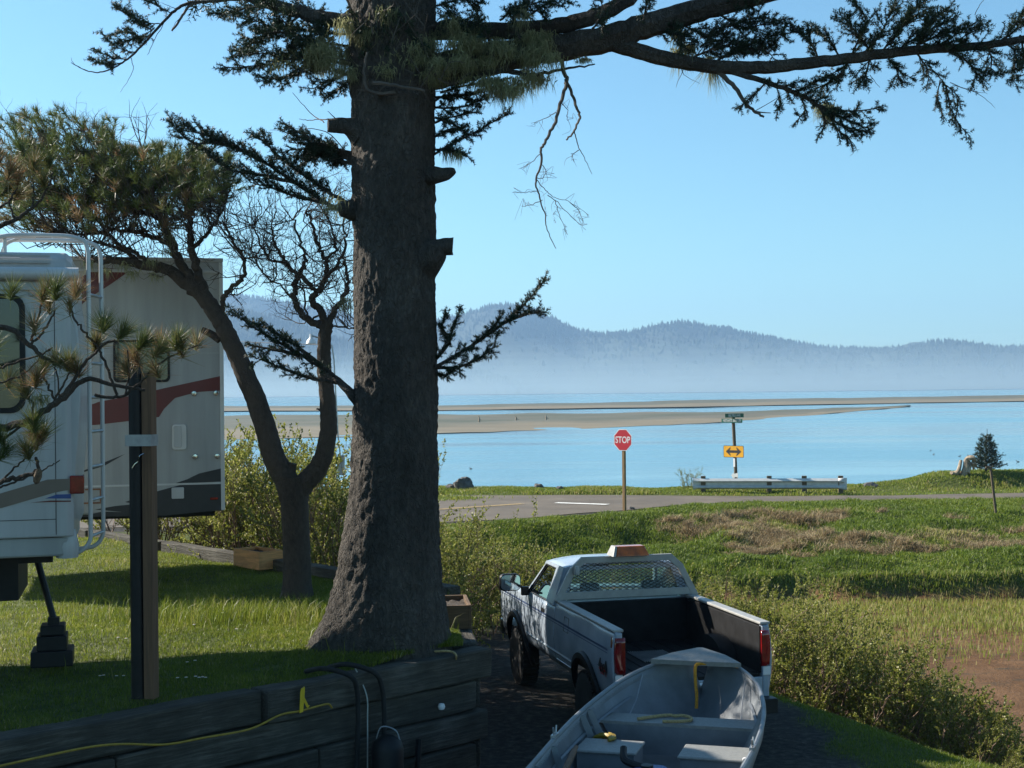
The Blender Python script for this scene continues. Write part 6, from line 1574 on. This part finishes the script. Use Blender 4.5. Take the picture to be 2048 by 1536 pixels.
# ------------------------------------------------------------------ near pine reaching in from the left edge
org = np.array([-4.75, 9.6, LAWN_Z-.1])
npine = empty('pine_tree', tuple(org), 0, 'near pine at the left edge, its needle tufts hanging over the white trailer', 'tree')
tr_, tw_, NP = MB(), MB(), Needles()
NY = 9.3
Q = lambda x, y, dy=0.0: V3(P(x, y, NY+dy))
SK = []
q = path([org+np.array([0, 0, -.05]), org+np.array([.05, 0, 1.2]), org+np.array([-.05, .1, 2.6]), org+np.array([.1, 0, 4.2]), org+np.array([0, .1, 5.6])], 6)
tr_.tube([tuple(p-org) for p in q], list(np.linspace(.17, .05, len(q))), 12)
TK = q
NK = lambda z: TK[np.argmin(np.abs(TK[:, 2]-z))]
for pts, r0, r1 in (([NK(4.0), Q(-150, 900), Q(0, 858), Q(60, 838), Q(120, 800), Q(170, 760), Q(230, 770), Q(290, 780)], .035, .010), ([Q(120, 800), Q(160, 740), Q(195, 700), Q(230, 680)], .014, .007), ([Q(190, 790), Q(240, 795), Q(280, 765), Q(330, 720), Q(395, 690)], .012, .005), ([NK(4.4), Q(-120, 700), Q(0, 655), Q(60, 690), Q(95, 720), Q(140, 725)], .026, .010), ([Q(60, 690), Q(90, 660), Q(110, 620)], .010, .006), ([Q(62, 682), Q(75, 640), Q(85, 600)], .010, .006), ([Q(0, 735), Q(60, 715), Q(100, 700)], .009, .005), ([Q(140, 610), Q(150, 640), Q(175, 670), Q(200, 700), Q(215, 740), Q(235, 790)], .007, .010), ([NK(3.7), Q(-100, 1000), Q(0, 963), Q(40, 955), Q(75, 940), Q(72, 915)], .022, .010), ([Q(0, 965), Q(35, 930), Q(68, 905)], .008, .005), ([Q(110, 800), Q(95, 770), Q(85, 745), Q(82, 735)], .009, .006), ([Q(60, 838), Q(20, 870), Q(0, 885)], .010, .006), ([NK(5.9), Q(-60, 480), Q(0, 452), Q(30, 440), Q(60, 420), Q(85, 395), Q(107, 345)], .024, .005), ([Q(30, 440), Q(20, 405), Q(35, 375)], .008, .004), ([Q(62, 418), Q(68, 390), Q(66, 352)], .008, .004), ([Q(0, 415), Q(22, 398), Q(30, 380)], .010, .005), ([Q(100, 820), Q(125, 770), Q(140, 745)], .009, .005), ([Q(250, 790), Q(258, 740), Q(255, 700)], .007, .005), ([Q(0, 975), Q(40, 960), Q(75, 945), Q(105, 930), Q(120, 920)], .008, .003), ([Q(60, 860), Q(65, 830), Q(64, 800)], .006, .008), ([Q(0, 765), Q(50, 745), Q(90, 705), Q(105, 695)], .007, .004), ([Q(120, 800), Q(112, 740), Q(105, 720)], .006, .004)):
    q = path(pts, 7); q[1:-1] += RNG.normal(0, .004, (len(q)-2, 3))
    tr_.tube([tuple(p-org) for p in q], list(np.linspace(r0, r1, len(q))), 7)
for x, y, n, tn, up_ in ((82, 592, 90, .75, 1), (112, 590, 80, .45, 1), (152, 588, 90, .9, 1), (100, 618, 60, .8, .8), (70, 660, 60, .85, .6), (20, 590, 60, .5, 1), (140, 620, 40, .8, .6), (206, 655, 130, .45, 1), (190, 690, 100, .75, .5), (235, 670, 90, .6, 1), (275, 690, 110, .35, 1), (280, 720, 110, .9, .4), (305, 705, 90, .65, 1), (330, 695, 100, .9, 1), (350, 690, 90, .55, 1), (365, 705, 70, .8, .8), (392, 690, 60, .85, 1), (140, 735, 110, .55, .8), (160, 745, 90, .85, .6), (120, 720, 70, .75, .6), (70, 765, 110, .9, .8), (85, 740, 80, .6, 1), (60, 790, 80, .75, .6), (70, 855, 130, .55, 1), (72, 890, 140, .9, .9), (60, 910, 100, .7, .6), (85, 875, 80, .45, .8), (8, 880, 80, .3, 1), (0, 910, 80, .4, 1), (260, 745, 60, .85, .6), (320, 745, 50, .85, .5), (15, 765, 70, .75, .8), (-20, 700, 80, .5, 1), (-60, 850, 100, .4, 1), (-80, 620, 100, .5, 1), (-40, 950, 90, .5, 1),
                       (100, 330, 90, .55, 1), (65, 335, 90, .75, 1), (35, 360, 90, .95, 1), (15, 350, 90, .9, 1), (0, 315, 90, .9, 1), (25, 390, 70, .85, .8), (90, 370, 60, .7, .8), (0, 380, 80, .6, 1), (-40, 330, 100, .6, 1), (-60, 400, 100, .6, 1), (50, 300, 70, .4, 1)):
    d = np.array([RNG.normal(0, .35), RNG.normal(0, .35), up_])
    NP.add(*tuft(Q(x, y+12, RNG.normal(0, .12)), d, .16, int(n*2.5), tn, .0045, .08))
for k in range(26):                                        # the rest of its crown, outside the frame
    z = RNG.uniform(3.8, 7.8); a = RNG.uniform(R(100), R(280)); p0 = NK(z); L = RNG.uniform(.8, 1.6)
    e = p0+np.array([math.cos(a)*L, math.sin(a)*L, .35]); tr_.tube([tuple(p0-org), tuple((p0+e)/2-org+np.array([0, 0, -.05])), tuple(e-org)], [.02, .014, .006], 5)
    for j in range(6): NP.add(*tuft(e+RNG.normal(0, .18, 3), RNG.normal(0, .5, 3)+np.array([0, 0, .8]), .11, 60, RNG.uniform(.1, .9), .004, .06))
LP = Needles(); LI = LP
moss(Q(78, 795), 60, .11, .03); LP.build('lichen', MAT['lichen'], npine, org)
tr_.build('trunk', MAT['pine_bark'], npine, smooth=True)
c_ = Q(76, 950); cone = MB().lathe([(0, -.065), (.02, -.05), (.028, -.01), (.022, .03), (0, .05)], 14, Matrix.Translation(Vector(tuple(c_-org))) @ Matrix.Rotation(R(15), 4, 'Y'))
cone.build('cone', mat('pine_cone', (.14, .09, .05), .8, .4, 60, bmp=1, bscale=70), npine, smooth=True)
NP.build('foliage', MAT['pine_needle'], npine, org)

# ------------------------------------------------------------------ small spruce on the shore
sp_p = P(1972, 962, 61.5); gz = float(terrain(sp_p.x, sp_p.y))
org = np.array([sp_p.x, sp_p.y, gz-.05])
sap = empty('spruce_tree', tuple(org), 0, 'small young spruce standing on the grassy shore at far right', 'tree')
H = (968-880)*61.5/FPX
lm_, NE = MB(), Needles()
lm_.tube([(0, 0, 0), (.03, 0, H*.5), (.08, 0, H)], [.05, .03, .008], 7)
for k in range(80):
    z = .15 + (H-.45)*(k/80)**1.05; a = k*2.4+RNG.uniform(-.3, .3); L = (.80*max(0, 1-(z/(H-.2)))**.95+.08)*RNG.uniform(.6, 1.15)
    p = np.array([.08*z/H, 0, z]); e = p+np.array([math.cos(a)*L, math.sin(a)*L, .22*L+.04])
    lm_.tube([tuple(p), tuple((p+e)/2+np.array([0, 0, -.03])), tuple(e)], [.014, .010, .004], 4)
    for j in range(int(7*L/.3)+2):
        f = RNG.uniform(.2, 1); b = p+(e-p)*f; w = nrm((e-p)[None]/L + RNG.normal(0, .55, (1, 3)))[0]
        NE.brush(org+b, w, .15, .06, 130, .02, .3)
NE.brush(org+np.array([.07, 0, H-.3]), np.array([.05, 0, 1]), .34, .04, 60, .012, .4)
lm_.build('trunk', MAT['spruce_bark'], sap, smooth=True)
NE.build('foliage', MAT['spruce_needle'], sap, org)

# ------------------------------------------------------------------ willow shrubs
def shrub_proto(seed, H, lean, ns, leafn, spread):
    rg = np.random.default_rng(seed); st = MB(); Lb, Ld, Ls, Lt = [], [], [], []
    def stem(p, d, L, r, lev):
        pts = [p]; dd = d/np.linalg.norm(d)
        for k in range(5):
            dd = dd + rg.normal(0, .13, 3) + np.array([0, 0, .10]); dd = dd/np.linalg.norm(dd); pts.append(pts[-1]+dd*L/5)
        st.tube([tuple(q) for q in pts], list(np.linspace(r, r*.35, 6)), 4 if r > .006 else 3, cap=False)
        if lev > 0:
            for k in range(rg.integers(3, 6)):
                i = rg.integers(1, 6); stem(pts[i], dd+rg.normal(0, .55, 3), L*rg.uniform(.35, .65), r*.5, lev-1)
        n = leafn if lev == 0 else leafn//2
        if lev < 2:
            for k in range(n):
                f = rg.uniform(.15 if lev == 0 else .4, 1)*5; i = min(4, int(f)); q = pts[i]+(pts[i+1]-pts[i])*(f-i)
                Lb.append(q); Ld.append(dd*.6+rg.normal(0, .75, 3)+np.array([0, 0, .35])); Ls.append(rg.uniform(.030, .056)); Lt.append(rg.random())
    for k in range(ns):
        a = rg.uniform(0, 2*math.pi); r0 = spread*math.sqrt(rg.random())
        p = np.array([math.cos(a)*r0, math.sin(a)*r0, 0]); d = np.array([math.cos(a)*.38+lean[0], math.sin(a)*.38+lean[1], 1.0])
        stem(p, d, H*rg.uniform(.55, .85), rg.uniform(.010, .02), 2)
    Lb, Ld, Ls, Lt = np.array(Lb), nrm(np.array(Ld)), np.array(Ls), np.array(Lt)
    n = len(Lb); sd = nrm(np.cross(Ld, rg.normal(size=(n, 3)))); wd = (Ls*.30)[:, None]; L_ = Ls[:, None]
    nn = nrm(np.cross(Ld, sd))
    V = np.stack([Lb, Lb+Ld*L_*.45+sd*wd-nn*L_*.06, Lb+Ld*L_, Lb+Ld*L_*.45-sd*wd-nn*L_*.06], 1).reshape(-1, 3)
    return st, V, np.arange(4*n).reshape(-1, 4), np.repeat(Lt, 4)
PROTO = []
for sd, H, ln, ns, lf, spd in ((1, 1.9, (0, 0), 16, 34, .5), (2, 2.1, (.1, 0), 15, 32, .55), (3, 1.7, (.35, -.1), 15, 30, .5), (4, 2.2, (-.05, .1), 15, 32, .55), (5, 1.6, (.55, -.15), 13, 30, .45)):
    st, V, F, T = shrub_proto(sd, H, ln, ns, lf, spd)
    root = empty('shrub', (0, 0, -50), 0)
    st.build('stems', MAT['shrub_stem'], root, smooth=True)
    np_mesh('leaves', V, F, MAT['shrub_leaf'], root, tint=T)
    PROTO.append(root)
USED = [False]*5
def shrub(x, y, sc, k, label, group, rz=None, z=None):
    if not USED[k]: o = PROTO[k]; USED[k] = True
    else: o = copy_tree(PROTO[k])
    o.location = (x, y, (float(terrain(x, y)) if z is None else z)-.06); o.scale = (sc, sc, sc*random.uniform(.92, 1.08))
    o.rotation_euler = (0, 0, random.uniform(0, 6.28) if rz is None else rz)
    tag(o, label, 'shrub', group)
LH, GH = 'leafy willow shrub in the hedge behind the lawn border timbers', 'willow shrubs behind the lawn border'
for k in range(26):                                        # hedge behind the border
    s = -.9 + (k//2)*.95; off = .9 + (k % 2)*1.5 + random.uniform(-.3, .3)
    x, y = WB[0]+BF[0]*s+BN[0]*off, WB[1]+BF[1]*s+BN[1]*off
    sc = float(np.interp(s, [-1, 1, 2.4, 4, 6, 12], [.40, .45, .55, .85, 1.02, 1.05]))*random.uniform(.85, 1.12)
    if x > -1.0: continue
    shrub(x, y, sc, random.choice((0, 1, 3)), LH, GH)
LD, GD = 'dense willow shrub between the big trunk and the pickup cab', 'willow shrubs beyond the pickup'
for x, y, sc in ((-1.2, 24.5, .8), (-.5, 25.3, .85), (-1.9, 25.5, .9), (.2, 26.2, .85), (.9, 26.6, .8), (-1.0, 26.8, .9), (-.2, 27.5, .9), (1.6, 27.2, .8), (2.2, 26.2, .75), (.6, 28.2, .9), (1.5, 28.8, .85), (-1.8, 28.0, 1.0), (2.6, 27.8, .8), (-2.7, 26.6, 1.05), (3.1, 26.4, .75), (-2.4, 23.8, .95), (1.0, 30.0, .9), (2.4, 29.6, .85), (-.8, 29.8, .95)):
    shrub(x, y, sc*1.0*random.uniform(.88, 1.1), random.choice((0, 1, 3)), LD, GD)
LR, GR = 'willow shrub leaning over the mud bank right of the pickup', 'willow shrubs along the mud bank'
for x, y, sc, k in ((3.5, 23.2, .95, 0), (4.0, 22.2, .95, 2), (4.5, 21.5, 1.0, 2), (5.0, 21.2, .95, 4), (5.5, 21.0, .95, 2), (6.0, 20.8, .85, 4), (4.4, 22.9, .8, 3), (5.2, 22.4, .85, 2), (3.8, 24.3, .85, 1), (4.6, 24.0, .8, 0), (6.3, 20.3, .75, 4), (6.6, 19.7, .55, 4), (3.2, 25.2, .75, 0), (5.9, 21.8, .75, 2), (6.7, 19.0, .40, 4), (5.6, 23.4, .8, 0), (6.4, 22.6, .75, 2), (5.0, 25.2, .75, 1), (4.2, 26.0, .7, 3), (6.9, 21.4, .7, 4), (6.0, 24.6, .7, 0), (6.8, 23.6, .65, 2), (7.3, 22.3, .55, 4), (6.6, 25.6, .6, 1), (5.6, 26.6, .65, 3), (7.5, 24.6, .5, 2)):
    shrub(x, y, sc, k, LR, GR, rz=random.uniform(-.5, .5) if k in (2, 4) else None)
shrub(7.55, 60.2, .42, 1, 'small bushy plant at the left end of the guardrail', 'roadside plants')

# ------------------------------------------------------------------ grass
def blades(x, y, z, h, w, lean, tint, name, m, label, bend=.5):
    n = len(x); a = RNG.uniform(0, 2*np.pi, n); b = RNG.uniform(0, 2*np.pi, n)
    base = np.stack([x, y, z], -1); sd = np.stack([np.cos(a), np.sin(a), 0*a], -1)*w[:, None]/2
    ld = np.stack([np.cos(b), np.sin(b), 0*b], -1)*lean[:, None]*h[:, None]
    up = np.stack([0*h, 0*h, h], -1)
    mid = base + up*.6 + ld*.35; tip = base + up*(1-.25*lean[:, None]) + ld
    V = np.stack([base-sd, base+sd, mid+sd*.7, mid-sd*.7, tip], 1).reshape(-1, 3)
    i = np.arange(n)*5
    F = np.concatenate([np.stack([i, i+1, i+2], -1), np.stack([i, i+2, i+3], -1), np.stack([i+3, i+2, i+4], -1)])
    o = np_mesh(name, V, F, m, tint=np.repeat(np.clip(tint, 0, 1), 5))
    return tag(o, label, 'grass', kind='stuff')
# lawn
n = 330000
t = (RNG.random(n)**1.3)*.52; v = RNG.random(n)
x = (WA[0]+WN[0]*.15+WF[0]*26*t)*(1-v) + (WB[0]-BN[0]*.1+BF[0]*26*t)*v; y = (WA[1]+WN[1]*.15+WF[1]*26*t)*(1-v) + (WB[1]-BN[1]*.1+BF[1]*26*t)*v
k = (in_lawn(x, y, .13) > 0) & (np.hypot(x-SX, y-SY) > .50); x, y = x[k], y[k]
pt = vnoise(x, y, .7, 71); pt2 = vnoise(x, y, .22, 72)
h = .026 + .036*pt*RNG.random(len(x)) + .026*pt2
rag = np.exp(-((np.hypot((x+2.9)/1.3, (y-15.3)/.55))**2)); tall = (RNG.random(len(x)) < rag*.45+.004)
h = np.where(tall, h+RNG.uniform(.05, .22, len(x)), h)
blades(x, y, lawn_z(x, y)-.01, h, RNG.uniform(.004, .008, len(x)), RNG.uniform(.1, .8, len(x)), .05+.5*pt+.25*pt2+RNG.normal(0, .19, len(x))+.35*(RNG.random(len(x)) < .07), 'lawn_grass', MAT['grass_blade'], 'short bright green grass growing on the raised lawn')
# grassy slope right of the driveway and strips beside it
n = 300000
x = RNG.uniform(-1.5, 9.5, n); y = RNG.uniform(11.5, 29, n)
z = terrain(x, y); g_ = 1-np.maximum(drive_w(x, y), mud_w(x, y)); pt = vnoise(x, y, 1.1, 73)
k = (RNG.random(n) < g_*np.where(x > 3, 1, .7)) & (z > -1.15) & (in_lawn(x, y) < -.3); x, y, z, pt = x[k], y[k], z[k], pt[k]
blades(x, y, z-.01, .04+.07*pt*RNG.random(len(x)), RNG.uniform(.005, .010, len(x)), RNG.uniform(.2, .9, len(x)), .2+.4*pt+RNG.normal(0, .17, len(x)), 'bank_grass', MAT['grass_blade'], 'green grass on the slope between the driveway and the mud')
# far road bank
n = 230000
x = RNG.uniform(-7, 24, n); yb = top_y(x); yt = toe_y(x); tt_ = RNG.random(n)*1.06-.02; y = yt + (yb-yt)*tt_ + .2
z = terrain(x, y); pt = vnoise(x, y, 1.6, 74); pt2 = vnoise(x, y, .6, 75)
dryb = np.clip(ss(.30, .45, tt_)*(1-ss(.62, .80, tt_))*1.5*ss(5, 9, x), 0, 1)*ss(.35, .65, pt)
k = z > -1.42; x, y, z, pt, pt2, dryb, tt_ = [a[k] for a in (x, y, z, pt, pt2, dryb, tt_)]
blades(x, y, z-.02, .08+.20*pt2*RNG.random(len(x)), RNG.uniform(.018, .040, len(x)), RNG.uniform(.2, 1.0, len(x)), .18+.35*pt+RNG.normal(0, .16, len(x))+.45*dryb - .12*(tt_ < .3), 'road_bank_grass', MAT['bank_grass'], 'rough green grass covering the road embankment')
# tussocks of dry grass: arching straw from clump centres
nc = 420
cx = RNG.uniform(5.0, 23, nc); ct = RNG.uniform(.26, .78, nc); cy = toe_y(cx) + (top_y(cx)-toe_y(cx))*ct
k = vnoise(cx, cy, 1.6, 74) > .36 ; cx, cy = cx[k], cy[k]
xs_, ys_, hs_, ls_ = [], [], [], []
for a, b in zip(cx, cy):
    m_ = 110; r = RNG.uniform(.10, .30); xs_.append(a+RNG.normal(0, r, m_)); ys_.append(b+RNG.normal(0, r*.7, m_)); hs_.append(RNG.uniform(.12, .36, m_)*RNG.uniform(.7, 1.3)); ls_.append(RNG.uniform(.6, 1.9, m_))
x, y, h, l = map(np.concatenate, (xs_, ys_, hs_, ls_))
blades(x, y, terrain(x, y), h, RNG.uniform(.016, .03, len(x)), l, RNG.beta(2, 2, len(x)), 'dry_grass', MAT['dry_grass'], 'clumps of dry straw coloured grass on the road embankment')
# marsh grass on the creek flat
n = 170000
x = RNG.uniform(-2, 24, n); y = RNG.uniform(24, 42, n); w_ = ss(29, 33.5, y+.45*(9-x)+(vnoise(x, y, 2.5, 76)-.5)*5)
k = (RNG.random(n) < w_*.8*(vnoise(x, y, .8, 77) > .14)) & (y < toe_y(x)+.5); x, y = x[k], y[k]
blades(x, y, terrain(x, y)-.01, RNG.uniform(.08, .24, len(x)), RNG.uniform(.014, .026, len(x)), RNG.uniform(.1, .5, len(x)), RNG.uniform(.45, 1.0, len(x)), 'marsh_grass', MAT['bank_grass'], 'thin brownish marsh grass standing in the muddy creek bed')
# shoreline strip
n = 90000
x = RNG.uniform(-16, 26, n); y = shore_y(x) + RNG.uniform(-1, 0, n)*np.interp(x, [-20, 6, 10, 16, 26], [3, 3, 3.6, 5.4, 6.0]) + .5*RNG.random(n); z = terrain(x, y); pt = vnoise(x, y, 1.2, 78)
k = (RNG.random(n) < .35+.65*ss(-2.9, -2.0, y-shore_y(x)+pt-.5)) & (z > -.4); x, y, z, pt = x[k], y[k], z[k], pt[k]
blades(x, y, z-.02, .06+.20*pt*RNG.random(len(x)), RNG.uniform(.02, .045, len(x)), RNG.uniform(.2, .9, len(x)), .35+.35*pt+RNG.normal(0, .17, len(x)), 'shore_grass', MAT['bank_grass'], 'strip of grass between the road and the water')
# small grassy island at the road mouth
n = 5000; c = PZ(896, 998, .02); x = c.x-1.2+RNG.normal(0, 1.1, n); y = c.y+RNG.normal(0, .5, n)
blades(x, y, 0*x+.02, RNG.uniform(.05, .16, n), RNG.uniform(.02, .04, n), RNG.uniform(.2, .8, n), RNG.uniform(.2, .8, n), 'verge_grass', MAT['bank_grass'], 'small patch of grass in the road mouth beside the big trunk')
# daisies on the lawn
dz = None
for k, (x, y) in enumerate(((388, 1244), (473, 1253), (236, 1268), (252, 1269), (200, 1333), (207, 1332), (233, 1334), (247, 1334), (355, 1338), (372, 1337), (391, 1335), (398, 1337), (405, 1336), (411, 1337), (374, 1303), (390, 1300), (445, 1217))):
    p = PZ(x, y, LAWN_Z+.07)
    if dz is None:
        m = MB().tube([(0, 0, -.07), (0, 0, 0)], .002, 4).mi(1).lathe([(.0, .0), (.013, .002), (.014, .005), (.0, .006)], 12).mi(2).lathe([(0, .0065), (.005, .007), (.004, .010), (0, .011)], 8)
        dz = m.build('daisy', [MAT['grass_blade'], MAT['sign_white'], MAT['sign_yellow']]); o = dz
    else: o = dz.copy(); col.objects.link(o)
    o.location = (p.x, p.y, float(lawn_z(p.x, p.y))+.07); tag(o, 'tiny white daisy standing in the lawn grass', 'flower', 'daisies in the lawn')
for k in range(5):
    if not USED[k]: 
        for ch in list(PROTO[k].children): bpy.data.objects.remove(ch)
        bpy.data.objects.remove(PROTO[k])
